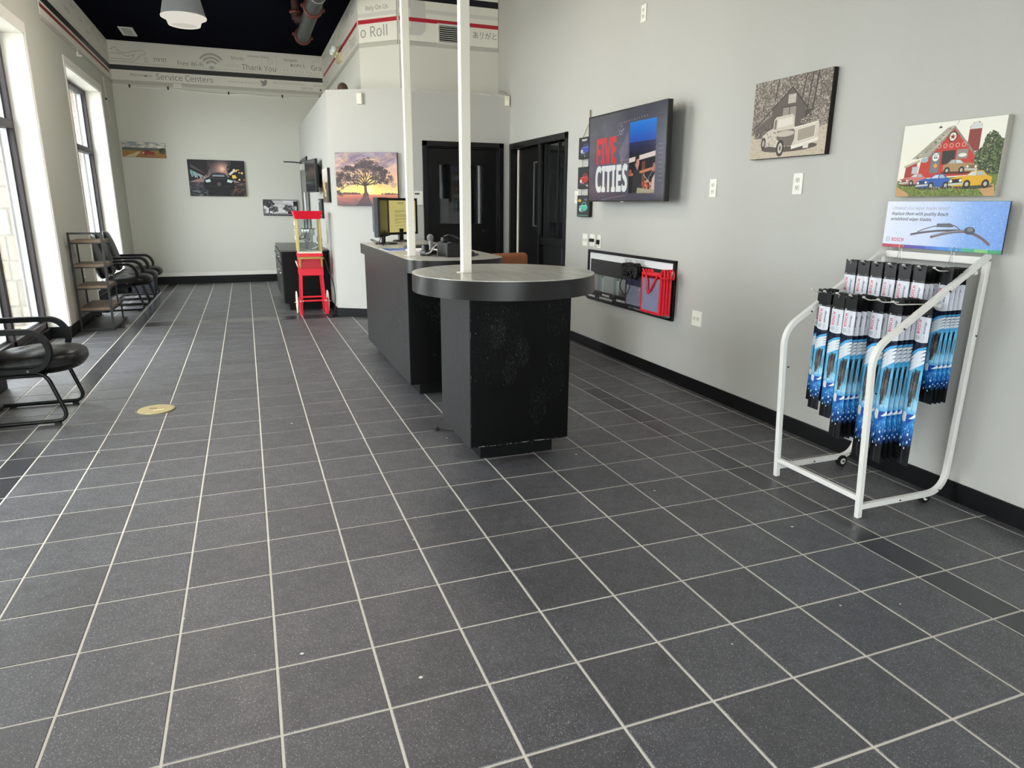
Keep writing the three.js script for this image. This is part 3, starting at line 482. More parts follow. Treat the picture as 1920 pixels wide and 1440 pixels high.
const texBarn = canvasTex(1024, 720, (c, w, h) => {
  grad(c, 0, h, [[0, '#efece0'], [1, '#f1ead6']], w);
  poly(c, [[690, 180], [690, 70], [720, 36], [770, 30], [805, 60], [808, 300], [690, 300]], '#8e3a30'); poly(c, [[690, 96], [700, 52], [748, 28], [800, 52], [808, 96]], '#d2d4d2'); for (let y = 110; y < 300; y += 14) line(c, [[690, y], [806, y]], 'rgba(60,20,18,.4)', 2);
  foliage(c, 790, 1120, 170, 590, 3200, ['#2d3a1f', '#3e4d2a', '#55663a', '#1d2815', '#718050'], 4, 14);
  poly(c, [[80, 400], [200, 380], [200, 520], [70, 540]], '#a63228'); poly(c, [[60, 408], [220, 352], [230, 372], [60, 432]], '#b9aa98');
  poly(c, [[130, 345], [470, 60], [530, 44], [300, 330]], '#a8a190'); for (let i = 0; i < 60; i++) { const t = rnd(), u = rnd(); const x = 160 + t * 320 + u * 60, y = 340 - t * 270 - u * 14; c.fillStyle = ['#6d6658', '#cfc8b6', '#4c463c', '#88806f'][rnd() * 4 | 0]; c.fillRect(x, y, rr(8, 30), rr(3, 8)); }
  poly(c, [[300, 340], [538, 48], [780, 320], [770, 520], [220, 540], [240, 350]], '#c23629'); poly(c, [[290, 345], [538, 44], [790, 330], [776, 342], [538, 72], [312, 352]], '#8f867a');
  for (let i = 0; i < 160; i++) { c.fillStyle = ['rgba(90,20,16,.5)', 'rgba(230,120,100,.35)'][rnd() * 2 | 0]; c.fillRect(rr(310, 760), rr(170, 520), 3, rr(8, 40)); }
  blob(c, 535, 150, 44, 50, '#27211c'); blob(c, 535, 150, 34, 40, '#e8dfcf'); c.save(); c.translate(535, 150); const st = []; for (let k = 0; k < 10; k++) { const r = k % 2 ? 12 : 30, a = k / 10 * 2 * PI - PI / 2; st.push([r * Math.cos(a), r * Math.sin(a)]); } poly(c, st, '#7c241d'); c.restore();
  for (let k = 0; k < 5; k++) { c.strokeStyle = '#e2d5c3'; c.lineWidth = 4; c.beginPath(); c.arc(410 + k * 62, 232, 18, 0, 7); c.stroke(); }
  c.fillStyle = '#2a2523'; c.fillRect(455, 280, 130, 130); c.fillStyle = '#8d8a84'; c.fillRect(600, 275, 110, 90); c.fillStyle = '#6e7a80'; c.fillRect(345, 290, 90, 200);
  blob(c, 390, 335, 34, 40, '#f2f0ea'); c.fillStyle = '#1d1b1a'; c.font = 'bold 38px sans-serif'; c.textAlign = 'center'; c.fillText('66', 390, 352); c.font = 'bold 14px sans-serif'; c.fillText('ROUTE', 390, 318);
  blob(c, 275, 360, 40, 24, '#9fb3bd'); poly(c, [[375, 420], [400, 395], [425, 420], [400, 445]], '#e39a2c'); blob(c, 660, 330, 40, 18, '#e9e5dc'); c.fillStyle = '#b9c2c4'; c.fillRect(150, 420, 70, 70);
  poly(c, [[0, 560], [w, 520], [w, h], [0, h]], '#6f7d34'); foliage(c, 0, w, 580, h, 1800, ['#5c6b2a', '#84923f', '#93a04c', '#4a5722'], 3, 8); poly(c, [[0, 620], [140, 690], [150, h], [0, h]], '#c69a68'); poly(c, [[860, 650], [1000, 610], [1024, 720], [930, 720]], '#c69a68');
  car(c, 660, 440, 1.45, '#a9895f', '#7d5f3e', -1); car(c, 170, 555, 1.3, '#c9776f', '#8e4640'); car(c, 395, 580, 1.55, '#2d5cab', '#1b2f5c'); car(c, 760, 570, 1.75, '#dca820', '#1f1a12');
  foliage(c, 300, 700, 625, 650, 60, ['#c23b30', '#e8e2d2'], 2, 5); line(c, [[395, 60], [395, 30]], '#3a352f', 4); poly(c, [[372, 56], [395, 34], [418, 56]], '#4b443b'); line(c, [[560, 40], [575, 4]], '#3a352f', 3);
});
picture('wall_canvas', 'colourful canvas print of a red barn with classic cars', 'picture', [XR, 1.667, -0.79], -PI / 2, 0.53, 0.352, 0.034, texBarn, '#b8b5aa');

const texOak = canvasTex(800, 680, (c, w, h) => {
  grad(c, 0, 540, [[0, '#8f86a0'], [0.3, '#c7a9a4'], [0.6, '#e9b593'], [0.85, '#f6cf86'], [1, '#fbe28e']], w);
  for (let i = 0; i < 140; i++) { c.fillStyle = ['rgba(246,190,130,.2)', 'rgba(96,84,116,.26)', 'rgba(255,220,170,.16)', 'rgba(224,160,140,.15)'][rnd() * 4 | 0]; c.beginPath(); c.ellipse(rr(0, w), rr(0, 420), rr(30, 130), rr(12, 45), rr(-0.6, 0.3), 0, 7); c.fill(); }
  const g = c.createRadialGradient(420, 490, 5, 420, 490, 260); g.addColorStop(0, 'rgba(255,246,190,1)'); g.addColorStop(0.35, 'rgba(253,224,120,.85)'); g.addColorStop(1, 'rgba(250,210,120,0)'); c.fillStyle = g; c.fillRect(0, 200, w, 345);
  foliage(c, 0, 330, 515, 540, 200, ['#6b4440', '#543833'], 4, 12); foliage(c, 600, w, 520, 540, 120, ['#6b4440', '#543833'], 4, 10);
  grad(c, 536, h, [[0, '#d98460'], [0.4, '#a4615a'], [1, '#6a565c']], w); for (let i = 0; i < 160; i++) { c.fillStyle = ['rgba(235,150,105,.35)', 'rgba(80,55,62,.35)'][rnd() * 2 | 0]; c.fillRect(rr(-50, w), rr(540, h), rr(40, 220), rr(1, 4)); }
  poly(c, [[350, 548], [410, 545], [470, 680], [250, 680]], 'rgba(70,60,68,.75)');
  const branch = (x, y, a, l, t, n) => { const x2 = x + l * Math.cos(a), y2 = y + l * Math.sin(a); line(c, [[x, y], [x2, y2]], '#3e2b2c', t); if (n <= 0) { foliage(c, x2 - 26, x2 + 26, y2 - 20, y2 + 20, 16, ['#3d3035', '#4b3b40', '#54444a', '#2e2428'], 3, 8); return; } const k = 2 + (rnd() < 0.55 ? 1 : 0); for (let i = 0; i < k; i++) branch(x2, y2, a + rr(-0.75, 0.75), l * rr(0.66, 0.86), t * 0.64, n - 1); };
  poly(c, [[345, 550], [366, 500], [362, 400], [395, 400], [402, 500], [430, 550]], '#5d3c35');
  for (const a of [-2.9, -2.5, -2.1, -1.75, -1.4, -1.05, -0.6, -0.25]) branch(380, 420, a, a < -2.4 || a > -0.7 ? 116 : 90, 15, 4);
  foliage(c, 110, 330, 240, 420, 260, ['#46383e', '#3a2e33', '#5a4a50'], 4, 10); foliage(c, 450, 640, 230, 400, 240, ['#46383e', '#3a2e33', '#5a4a50'], 4, 10); foliage(c, 260, 540, 70, 260, 480, ['#46383e', '#3a2e33', '#5a4a50', '#6b5a5c'], 4, 9);
});
{
  const ang = -Math.atan2(0.49, 0.84), nx = Math.sin(ang), nz = Math.cos(ang);
  picture('wall_canvas', 'sunset canvas print of a spreading oak tree on the angled wall', 'picture', [1.478 + nx * 0.001, 1.722, -7.164 + nz * 0.001], ang, 0.8, 0.63, 0.034, texOak, '#2a2022');
}
const texNight = canvasTex(900, 620, (c, w, h) => {
  grad(c, 0, 380, [[0, '#2b2630'], [0.5, '#6b5a64'], [1, '#b08a86']], w); const g = c.createRadialGradient(540, 150, 4, 540, 150, 200); g.addColorStop(0, '#ffe6c8'); g.addColorStop(0.2, '#d9a890'); g.addColorStop(1, 'rgba(120,95,100,0)'); c.fillStyle = g; c.fillRect(200, 0, 700, 420);
  poly(c, [[0, 0], [300, 0], [310, 210], [230, 300], [0, 380]], '#17151a'); poly(c, [[700, 0], [900, 0], [900, 420], [640, 300], [640, 170]], '#141216'); poly(c, [[40, 70], [260, 220], [260, 240], [40, 130]], '#52464a');
  for (let i = 0; i < 14; i++) { c.fillStyle = ['#dfeef2', '#8fd0d4', '#bfe4ea'][rnd() * 3 | 0]; c.fillRect(30 + i * 17, 170 + i * 9, 9, rr(60, 120) - i * 4); } foliage(c, 240, 330, 30, 240, 160, ['#0e0d10', '#1d1a20'], 4, 12); foliage(c, 620, 700, 60, 260, 140, ['#0e0d10', '#1d1a20'], 4, 12);
  for (let i = 0; i < 9; i++) { c.fillStyle = ['#ff9a5c', '#ffd76a', '#fff3c9', '#ff6d4a'][rnd() * 4 | 0]; c.fillRect(rr(700, 880), rr(90, 340), rr(20, 60), rr(14, 40)); }
  c.fillStyle = '#f6d54c'; c.fillRect(690, 250, 60, 60); poly(c, [[640, 230], [740, 140], [750, 180], [660, 260]], '#efe6dc');
  grad(c, 380, h, [[0, '#3a3438'], [1, '#131216']], w); for (let i = 0; i < 220; i++) { const x = rr(0, w); c.fillStyle = x < 420 ? ['rgba(160,210,225,.5)', 'rgba(40,60,75,.6)', 'rgba(230,245,250,.5)'][rnd() * 3 | 0] : ['rgba(255,150,90,.55)', 'rgba(255,210,140,.5)', 'rgba(50,30,30,.6)'][rnd() * 3 | 0]; c.fillRect(x, rr(390, h), rr(14, 80), rr(3, 9)); }
  poly(c, [[240, 330], [320, 290], [370, 225], [470, 212], [570, 225], [620, 290], [700, 325], [725, 420], [712, 500], [640, 520], [300, 520], [235, 490], [225, 410]], '#0d0d12'); poly(c, [[352, 280], [388, 236], [560, 236], [590, 280]], '#4a5564'); poly(c, [[380, 262], [560, 262], [565, 276], [375, 276]], '#c8d2da');
  poly(c, [[250, 350], [330, 325], [345, 372], [275, 388]], '#d6eef2'); poly(c, [[700, 350], [615, 325], [600, 372], [670, 388]], '#d6eef2'); line(c, [[320, 300], [470, 322], [620, 300]], '#7a828c', 4); poly(c, [[370, 380], [570, 380], [545, 450], [395, 450]], '#050507'); blob(c, 470, 410, 26, 28, '#9aa3ad'); blob(c, 470, 410, 18, 20, '#15161a'); line(c, [[300, 450], [640, 450]], '#3d4148', 5);
  poly(c, [[300, 520], [640, 520], [660, 620], [280, 620]], 'rgba(8,8,12,.85)');
});
picture('wall_canvas', 'canvas print of a dark sports car on a wet city street at night', 'picture', [-0.387, 1.848, ZF], 0, 0.93, 0.615, 0.036, texNight, '#121014', -0.004);
const texRoad = canvasTex(800, 300, (c, w, h) => {
  grad(c, 0, 150, [[0, '#8fa0a8'], [1, '#d9d2bc']], w); for (let i = 0; i < 60; i++) blob(c, rr(0, w), rr(0, 110), rr(30, 90), rr(10, 26), ['rgba(240,232,212,.6)', 'rgba(120,125,130,.3)'][rnd() * 2 | 0]);
  grad(c, 110, 170, [[0, '#5d5a68'], [1, '#6a6a58']], w); grad(c, 165, h, [[0, '#a58a45'], [1, '#a4692f']], w); for (let i = 0; i < 260; i++) { c.fillStyle = ['rgba(90,100,40,.5)', 'rgba(210,160,60,.5)', 'rgba(170,80,40,.4)'][rnd() * 3 | 0]; c.fillRect(rr(0, w), rr(165, h), rr(10, 50), rr(2, 6)); }
  poly(c, [[10, 300], [230, 300], [330, 190], [300, 186]], '#d3bd8e'); foliage(c, 680, 800, 110, 220, 200, ['#23281c', '#3b402a'], 4, 12); foliage(c, 60, 500, 150, 175, 120, ['#4c5a33', '#69703c'], 3, 8);
  poly(c, [[340, 230], [350, 185], [410, 178], [430, 150], [500, 148], [512, 180], [590, 182], [590, 235], [345, 245]], '#a5352a'); poly(c, [[425, 178], [438, 156], [492, 156], [500, 178]], '#33424c'); poly(c, [[360, 200], [400, 198], [400, 225], [360, 228]], '#d9d0c0'); blob(c, 425, 240, 20, 20, '#17130f'); blob(c, 555, 236, 20, 20, '#17130f'); blob(c, 425, 240, 9, 9, '#bbb3a3'); blob(c, 555, 236, 9, 9, '#bbb3a3');
});
picture('wall_canvas', 'small panoramic canvas print of a red truck on a country road', 'picture', [-1.5, 2.292, ZF], 0, 0.66, 0.245, 0.03, texRoad, '#1a1716', -0.012);
const texStreet = canvasTex(800, 380, (c, w, h) => {
  c.fillStyle = '#e6e6e6'; c.fillRect(0, 0, w, h); for (let i = 0; i < 40; i++) blob(c, rr(200, 700), rr(20, 180), rr(30, 120), rr(8, 30), 'rgba(190,190,190,.4)');
  foliage(c, 0, 240, 0, 170, 420, ['#161616', '#2c2c2c', '#4b4b4b'], 5, 18); line(c, [[130, 330], [140, 120]], '#151515', 22); foliage(c, 150, 340, 160, 300, 300, ['#2a2a2a', '#505050', '#181818'], 5, 14); foliage(c, 470, 680, 130, 280, 320, ['#333', '#161616', '#666'], 5, 14);
  c.fillStyle = '#1b1b1b'; c.fillRect(700, 30, 90, 250); c.fillStyle = '#cfcfcf'; c.fillRect(715, 150, 60, 100); c.fillStyle = '#8a8a8a'; c.fillRect(0, 220, 60, 100);
  poly(c, [[0, 330], [w, 310], [w, h], [0, h]], '#262626'); poly(c, [[250, 300], [520, 300], [600, 330], [180, 335]], '#d8d8d8'); line(c, [[0, 356], [w, 350]], '#cfcfcf', 7); poly(c, [[560, 300], [580, 270], [660, 268], [690, 300], [690, 325], [560, 328]], '#2b2b2b'); blob(c, 590, 328, 14, 14, '#0b0b0b'); blob(c, 665, 325, 14, 14, '#0b0b0b'); c.strokeStyle = '#0d0d0d'; c.lineWidth = 14; c.strokeRect(4, 4, w - 8, h - 8);
});
picture('wall_canvas', 'black and white street print low on the far wall by the popcorn cart', 'picture', [0.647, 1.345, ZF], 0, 0.61, 0.285, 0.03, texStreet, '#0e0e0e', -0.01);
const texHall = canvasTex(360, 520, (c, w, h) => {
  grad(c, 0, 210, [[0, '#d9d3ca'], [1, '#b9b0a5']], w); grad(c, 210, h, [[0, '#5d4630'], [1, '#3b2a1c']], w); for (let i = 0; i < 160; i++) { c.fillStyle = ['rgba(200,160,90,.5)', 'rgba(40,28,18,.5)', 'rgba(240,220,170,.4)'][rnd() * 3 | 0]; c.fillRect(rr(0, w), rr(180, h), rr(6, 40), rr(4, 26)); } poly(c, [[40, 230], [150, 180], [160, 330], [60, 330]], '#c9a55c'); blob(c, 170, 380, 46, 56, '#e6d59a'); blob(c, 170, 380, 24, 30, '#5a4326'); c.fillStyle = '#2b1f16'; c.fillRect(240, 230, 110, 250);
});
picture('wall_canvas', 'narrow brown canvas print on the partition side wall beside the small television', 'picture', [1.06, 1.655, -7.75], -PI / 2, 0.62, 0.42, 0.034, texHall, '#1d1713');
const texDark = canvasTex(220, 300, (c, w, h) => { c.fillStyle = '#2c2d31'; c.fillRect(0, 0, w, h); c.fillStyle = '#e9e9e9'; c.fillRect(30, 24, 60, 16); c.fillRect(40, 46, 30, 10); for (let i = 0; i < 18; i++) { c.fillStyle = 'rgba(150,150,160,.4)'; c.fillRect(rr(20, 180), rr(80, 220), rr(10, 40), rr(3, 8)); } c.fillStyle = '#efe8e0'; c.fillRect(80, 236, 110, 26); c.fillStyle = '#b55a3c'; c.fillRect(80, 266, 100, 10); });
picture('wall_plaque', 'small dark framed plaque low on the partition side wall above the popcorn cart', 'plaque', [1.06, 1.36, -8.62], -PI / 2, 0.42, 0.27, 0.03, texDark, '#0d0d0e');

// three little car prints strung on a cord
{
  const t = thing('hanging_prints', 'three small black car prints strung on one cord left of the television', 'picture', [XR, 0, -4.71], -PI / 2);
  const pc = (body, hi, extra) => canvasTex(300, 256, (c, w, h) => {
    c.fillStyle = '#17161a'; c.fillRect(0, 0, w, h); blob(c, 150, 205, 110, 14, 'rgba(80,80,90,.5)');
    poly(c, [[50, 175], [60, 130], [110, 118], [130, 80], [205, 76], [235, 118], [258, 135], [255, 180], [70, 200]], body); poly(c, [[125, 116], [140, 88], [196, 86], [212, 114]], '#2c3036'); line(c, [[60, 132], [110, 122], [230, 120]], hi, 6); poly(c, [[52, 150], [100, 150], [104, 188], [60, 190]], '#c9ccd2'); blob(c, 130, 192, 20, 24, '#0a0a0b'); blob(c, 130, 192, 10, 12, '#c5c8cc'); blob(c, 240, 180, 13, 20, '#0a0a0b'); extra(c);
  });
  const defs = [[1.985, 0.205, pc('#3a3f9e', '#7f86dd', (c) => { c.fillStyle = '#e8e8ea'; c.fillRect(70, 22, 130, 8); c.fillRect(80, 36, 110, 7); poly(c, [[140, 222], [160, 222], [150, 244]], '#dfe3ea'); })], [1.7, 0.21, pc('#b2241f', '#f06a55', (c) => { c.fillStyle = '#e8dcd6'; c.fillRect(200, 215, 60, 8); c.fillRect(215, 228, 50, 7); })], [1.425, 0.21, pc('#4fb59b', '#b4f0dd', (c) => { blob(c, 60, 60, 40, 18, '#d9b24a'); blob(c, 210, 46, 40, 18, '#55597a'); c.fillStyle = '#5a9a80'; c.fillRect(20, 236, 250, 10); })]];
  for (const [y, h, tex] of defs) {
    const p = obj('print_panel', RB(0.28, h, 0.034, 0.004, 0, y, 0.018), M('#0e0d0e', 0.6), t);
    obj('print', new THREE.PlaneGeometry(0.274, h - 0.006).translate(0, y, 0.0356), M('#ffffff', 0.5, 0, { map: tex }), p);
  }
  const mCord = M('#7d6a52', 0.8);
  for (const g of [spline([[-0.1, 2.085, 0.012], [0.02, 2.2, 0.012], [0.05, 2.205, 0.012], [0.1, 2.085, 0.012]], 0.003, 20, 6), tube([[0.045, 2.2, 0.012], [0.04, 2.33, 0.012], [0.05, 2.335, 0.012], [0.048, 2.2, 0.012]], 0.004, 0.01, 20, 6), tube([[-0.09, 1.885, 0.012], [-0.09, 1.8, 0.012]], 0.002, 0.01, 2, 6), tube([[0.09, 1.885, 0.012], [0.09, 1.8, 0.012]], 0.002, 0.01, 2, 6), tube([[-0.09, 1.6, 0.012], [-0.09, 1.525, 0.012]], 0.002, 0.01, 2, 6), tube([[0.09, 1.6, 0.012], [0.09, 1.525, 0.012]], 0.002, 0.01, 2, 6)]) obj('cord', g, mCord, t);
}

// big television
const texTV = canvasTex(1280, 720, (c, w, h) => {
  grad(c, 0, h, [[0, '#4a4a54'], [0.6, '#5a5a66'], [1, '#474654']], w);
  for (let i = 0; i < 60; i++) { c.fillStyle = `rgba(${rr(90, 150) | 0},${rr(90, 150) | 0},${rr(110, 170) | 0},.07)`; c.beginPath(); c.ellipse(rr(0, w), rr(0, h), rr(40, 220), rr(20, 90), rr(-0.5, 0.5), 0, 7); c.fill(); }
  poly(c, [[560, 320], [710, 170], [720, 330], [600, 420]], 'rgba(190,190,200,.2)'); line(c, [[260, 715], [520, 690], [700, 680], [720, 660]], 'rgba(210,180,200,.6)', 3);
  for (let r = 0; r < 4; r++) for (let i = 0; i < 6; i++) blob(c, 600 + i * 22, 392 + r * 24, 3, 3, '#d5d5dd'); for (let i = 0; i < 12; i++) blob(c, 560 + i * 40, 96 - i * 2, 3, 5, '#cfd0d8'); for (let i = 0; i < 9; i++) { blob(c, 1200, 300 + i * 34, 3, 3, '#dcdce2'); blob(c, 1230, 300 + i * 34, 3, 3, '#dcdce2'); } for (let i = 0; i < 26; i++) blob(c, rr(530, 640), rr(110, 190), rr(2, 6), rr(2, 6), 'rgba(215,215,225,.7)');
  const fit = (s, x, y, tw, th, col) => { c.save(); c.font = 'bold 200px sans-serif'; c.textAlign = 'left'; const m = c.measureText(s).width; c.translate(x, y); c.scale(tw / m, th / 146); c.fillStyle = c.strokeStyle = col; c.lineWidth = 9; c.lineJoin = 'round'; c.fillText(s, 0, 0); c.strokeText(s, 0, 0); c.restore(); };
  fit('FIVE', 136, 404, 380, 214, '#d9202c'); fit('CITIES', 128, 642, 590, 216, '#dfe5e2');
  c.strokeStyle = 'rgba(74,74,84,.9)'; c.lineWidth = 5; c.lineWidth = 3; for (let i = 0; i < 8; i++) { c.beginPath(); c.moveTo(140 + i * 50, 190); c.lineTo(132 + i * 53, 400); c.stroke(); }
  // the picture strip with a standing man
  const x0 = 735, x1 = 1140; c.fillStyle = '#14131c'; c.fillRect(x0, 104, x1 - x0, 560); grad2(c, x0, x1, 104, 262, '#1c7fdc', '#1d4fb0'); grad2(c, x0, x1, 262, 360, '#20285c', '#12142e');
  for (let i = 0; i < 40; i++) { c.fillStyle = 'rgba(120,130,200,.35)'; c.fillRect(rr(x0, x1), rr(230, 350), rr(1, 3), rr(8, 30)); }
  poly(c, [[x0, 384], [x1, 346], [x1, 384], [x0, 420]], '#d9cfc4'); poly(c, [[x0, 512], [x1, 462], [x1, 486], [x0, 530]], '#c9815c');
  for (let i = 0; i < 24; i++) { c.fillStyle = ['rgba(220,70,40,.8)', 'rgba(240,150,90,.8)', 'rgba(160,40,40,.8)'][rnd() * 3 | 0]; c.fillRect(rr(930, x1), rr(560, 650), rr(8, 50), rr(5, 24)); }
  for (let k = 0; k < 3; k++) line(c, [[950 + k * 18, 420], [952 + k * 18, 640]], '#c77b5c', 5); line(c, [[960, 640], [1130, 470]], '#b0a49a', 5); line(c, [[970, 520], [1100, 610]], '#d9d5d0', 5);
  blob(c, 762, 500, 20, 28, '#b3503c'); poly(c, [[x0, 520], [800, 540], [800, 664], [x0, 664]], '#15131a');
  poly(c, [[800, 664], [806, 500], [835, 470], [870, 468], [905, 490], [930, 540], [930, 664]], '#2b2a30'); blob(c, 868, 420, 34, 46, '#c48d7c'); poly(c, [[832, 420], [838, 376], [868, 364], [900, 372], [898, 396], [858, 398], [850, 440]], '#2a1d1b'); poly(c, [[850, 462], [888, 462], [880, 486]], '#b87f6e');
  poly(c, [[1090, 664], [1100, 560], [1140, 520], [1140, 664]], '#c9b7ae'); blob(c, 1125, 470, 18, 36, '#b27863'); poly(c, [[880, 620], [x1, 640], [x1, 664], [870, 664]], '#a79f86');
  function grad2(cc, a, b, y0, y1, k0, k1) { const g = cc.createLinearGradient(0, y0, 0, y1); g.addColorStop(0, k0); g.addColorStop(1, k1); cc.fillStyle = g; cc.fillRect(a, y0, b - a, y1 - y0); }
});
{
  const t = thing('television', 'large flat television on the grey wall showing the words FIVE CITIES', 'television', [3.105, 1.845, -3.705], -PI / 2); t.rotation.order = 'YXZ'; t.rotation.x = 0.02;
  obj('housing', [RB(1.315, 0.755, 0.045, 0.006, 0, 0, -0.022)], M('#0b0b0c', 0.35), t);
  obj('bezel', extrude(frameShape(-0.6575, 0.6575, -0.3775, 0.3775, 0.012), 0.004).translate(0, 0, 0.0), M('#08080a', 0.25), t);
  obj('screen', new THREE.PlaneGeometry(1.292, 0.732).translate(0, 0, 0.0015), new THREE.MeshStandardMaterial({ color: '#050506', roughness: 0.12, emissive: '#ffffff', emissiveMap: texTV, emissiveIntensity: 1.0 }), t);
  obj('maker_plate', RB(0.05, 0.01, 0.003, 0.001, 0, -0.379, 0.004), M('#b8b8ba', 0.3, 0.6), t);
  obj('wall_bracket', [RB(0.4, 0.3, 0.1, 0.004, 0, 0, -0.09), RB(0.3, 0.3, 0.02, 0.003, 0, 0, -0.148)], mBlack, t);
  const L = new THREE.RectAreaLight('#8f93a8', 0.35, 1.3, 0.73); L.position.set(3.095, 1.845, -3.705); L.lookAt(0, 1.845, -3.705); scene.add(L);
}
{ // small television on an arm at the partition
  const t = thing('television', 'small black television on a wall arm seen from the side', 'television', [0.92, 1.8, -8.62], -PI / 2 + 0.12);
  obj('housing', [RB(0.66, 0.44, 0.04, 0.008, 0, 0, -0.02), RB(0.5, 0.3, 0.05, 0.02, 0, 0, -0.06)], M('#0d0d0e', 0.4), t);
  obj('screen', new THREE.PlaneGeometry(0.63, 0.41).translate(0, 0, 0.001), M('#26282b', 0.12), t);
  obj('wall_arm', [RB(0.16, 0.18, 0.06, 0.008, 0.0, -0.06, -0.11)], mBlack, t);
}

// ------------------------------------------------------------------ electrical plates and small wall fittings
const mPlate = M('#efede3', 0.4), mSlot = M('#4b4a46', 0.5);
// plate facing -x on the right wall
function plate(name, label, [x, y, z], turn, w, h, kind, category = 'outlet') {
  const t = thing(name, label, category, [x, y, z], turn);
  obj('cover', RB(w, h, 0.008, 0.003, 0, 0, 0.004), mPlate, t);
  if (kind === 'duplex' || kind === 'side') for (const s of [-1, 1]) {
    const r = obj('receptacle', (kind === 'side' ? RB(0.032, 0.034, 0.005, 0.006, s * 0.022, 0, 0.009) : RB(0.034, 0.03, 0.005, 0.006, 0, s * 0.023, 0.009)), M('#e2dfd4', 0.4), t);
    const [cx, cy] = kind === 'side' ? [s * 0.022, 0] : [0, s * 0.023];
    obj('slots', [B(0.003, 0.009, 0.002, cx - 0.007, cy + 0.003, 0.0118), B(0.003, 0.009, 0.002, cx + 0.007, cy + 0.003, 0.0118), CY(0.003, 0.003, 0.002, 8).rotateX(PI / 2).translate(cx, cy - 0.008, 0.0118)], mSlot, r);
  }
  if (kind === 'plug') { obj('plug', [RB(0.034, 0.032, 0.03, 0.008, -0.012, 0, 0.02), RB(0.034, 0.032, 0.03, 0.008, 0.024, 0, 0.02)], mRubber, t); }
  if (kind === 'plug1') { obj('plug', [RB(0.034, 0.045, 0.03, 0.01, 0, -0.004, 0.02)], mRubber, t); obj('slots', B(0.008, 0.02, 0.002, 0, -0.035, 0.0085), mSlot, t); }
  if (kind === 'switch') obj('rocker', RB(0.03, 0.06, 0.006, 0.002, 0, 0, 0.01), M('#e2dfd4', 0.4), t);
  return t;
}
const RW = -PI / 2;
plate('wall_outlet', 'white outlet plate on the grey wall right of the large television', [XR, 1.563, -2.647], RW, 0.078, 0.128, 'duplex');
plate('wall_outlet', 'white outlet plate on the grey wall below the sepia truck print', [XR, 1.575, -1.797], RW, 0.08, 0.128, 'duplex');
plate('wall_outlet', 'white outlet plate high on the grey wall near the ceiling', [XR, 2.982, -3.762], RW, 0.08, 0.135, 'duplex');
plate('wall_outlet', 'leftmost white plate in the row of three above the work order rack', [XR, 1.09, -4.7], RW, 0.11, 0.12, 'side');
plate('wall_outlet', 'middle white plate with two black plugs above the work order rack', [XR, 1.095, -4.535], RW, 0.105, 0.118, 'plug');
plate('wall_outlet', 'rightmost narrow plate with one black plug above the work order rack', [XR, 1.088, -4.395], RW, 0.07, 0.128, 'plug1');
plate('light_switch', 'white switch plate partly behind the lowest small car print', [XR, 1.515, -4.93], RW, 0.08, 0.125, 'switch', 'switch');
plate('wall_outlet', 'low white outlet plate between the work order rack and the display stand', [XR, 0.582, -2.725], RW, 0.118, 0.118, 'side');
plate('wall_outlet', 'low white outlet on the window wall behind the shelf unit', [XL, 0.6, -7.9], PI / 2, 0.075, 0.12, 'duplex');
plate('wall_outlet', 'small white outlet plate under the far lettered band', [-0.87, 3.345, ZF + 0.016], 0, 0.12, 0.065, 'side');
{
  const t = thing('thermostat', 'white thermostat beside the black door behind the counter', 'thermostat', [2.048, 1.505, PZ]);
  obj('cover', RB(0.13, 0.17, 0.025, 0.006, 0, 0, 0.0125), mPlate, t); obj('display', B(0.06, 0.02, 0.002, -0.01, 0.05, 0.0258), M('#4a4f49', 0.3), t);
}
{
  const ang = -Math.atan2(0.49, 0.84);
  const a = thing('motion_sensor', 'cream motion sensor high on the angled partition wall', 'sensor', [1.44, 2.655, -7.198], ang);
  obj('cover', RB(0.072, 0.13, 0.04, 0.012, 0, 0, 0.02), mCream, a); obj('lens', RB(0.045, 0.05, 0.006, 0.004, 0, -0.02, 0.041), M('#f5f1e2', 0.3), a);
  const b = thing('motion_sensor', 'cream motion sensor in the corner above the two black doors', 'sensor', [3.225, 2.69, PZ + 0.0], -0.0);
  obj('cover', RB(0.06, 0.125, 0.04, 0.012, 0, 0, 0.02), mCream, b); obj('lens', RB(0.04, 0.05, 0.006, 0.004, 0, -0.02, 0.041), M('#f5f1e2', 0.3), b);
  tag(obj('sensor_cable', spline([[3.222, 2.74, PZ + 0.008], [3.21, 2.79, PZ + 0.006], [3.14, 2.81, PZ - 0.02]], 0.004, 16, 6), M('#8d8d85', 0.5)), 'thin grey cable curling up from the corner motion sensor', 'cable');
}
{ // emergency light on the lettered band
  const t = thing('emergency_light', 'cream emergency light with clear lamp heads on the right lettered band', 'lamp', [1.55, 3.55, -9.43], -PI / 2);
  obj('housing', RB(0.3, 0.11, 0.06, 0.01, 0, -0.05, 0.03), M('#d8cba0', 0.5), t);
  for (const s of [-1, 1]) { const h = obj('lamp_head', [CY(0.055, 0.04, 0.06, 18).rotateX(PI / 2).rotateY(0.5).translate(s * 0.1, 0.05, 0.1), CY(0.015, 0.015, 0.06, 10, s * 0.1, 0.0, 0.075)], M('#d9cfae', 0.45), t); obj('lens', new THREE.SphereGeometry(0.052, 16, 8, 0, 2 * PI, 0, PI / 2).scale(1, 0.5, 1).rotateX(PI / 2).rotateY(0.5).translate(s * 0.1 + 0.012, 0.05, 0.13), P('#eef2f2', 0.08, { clearcoat: 1 }), h); }
}
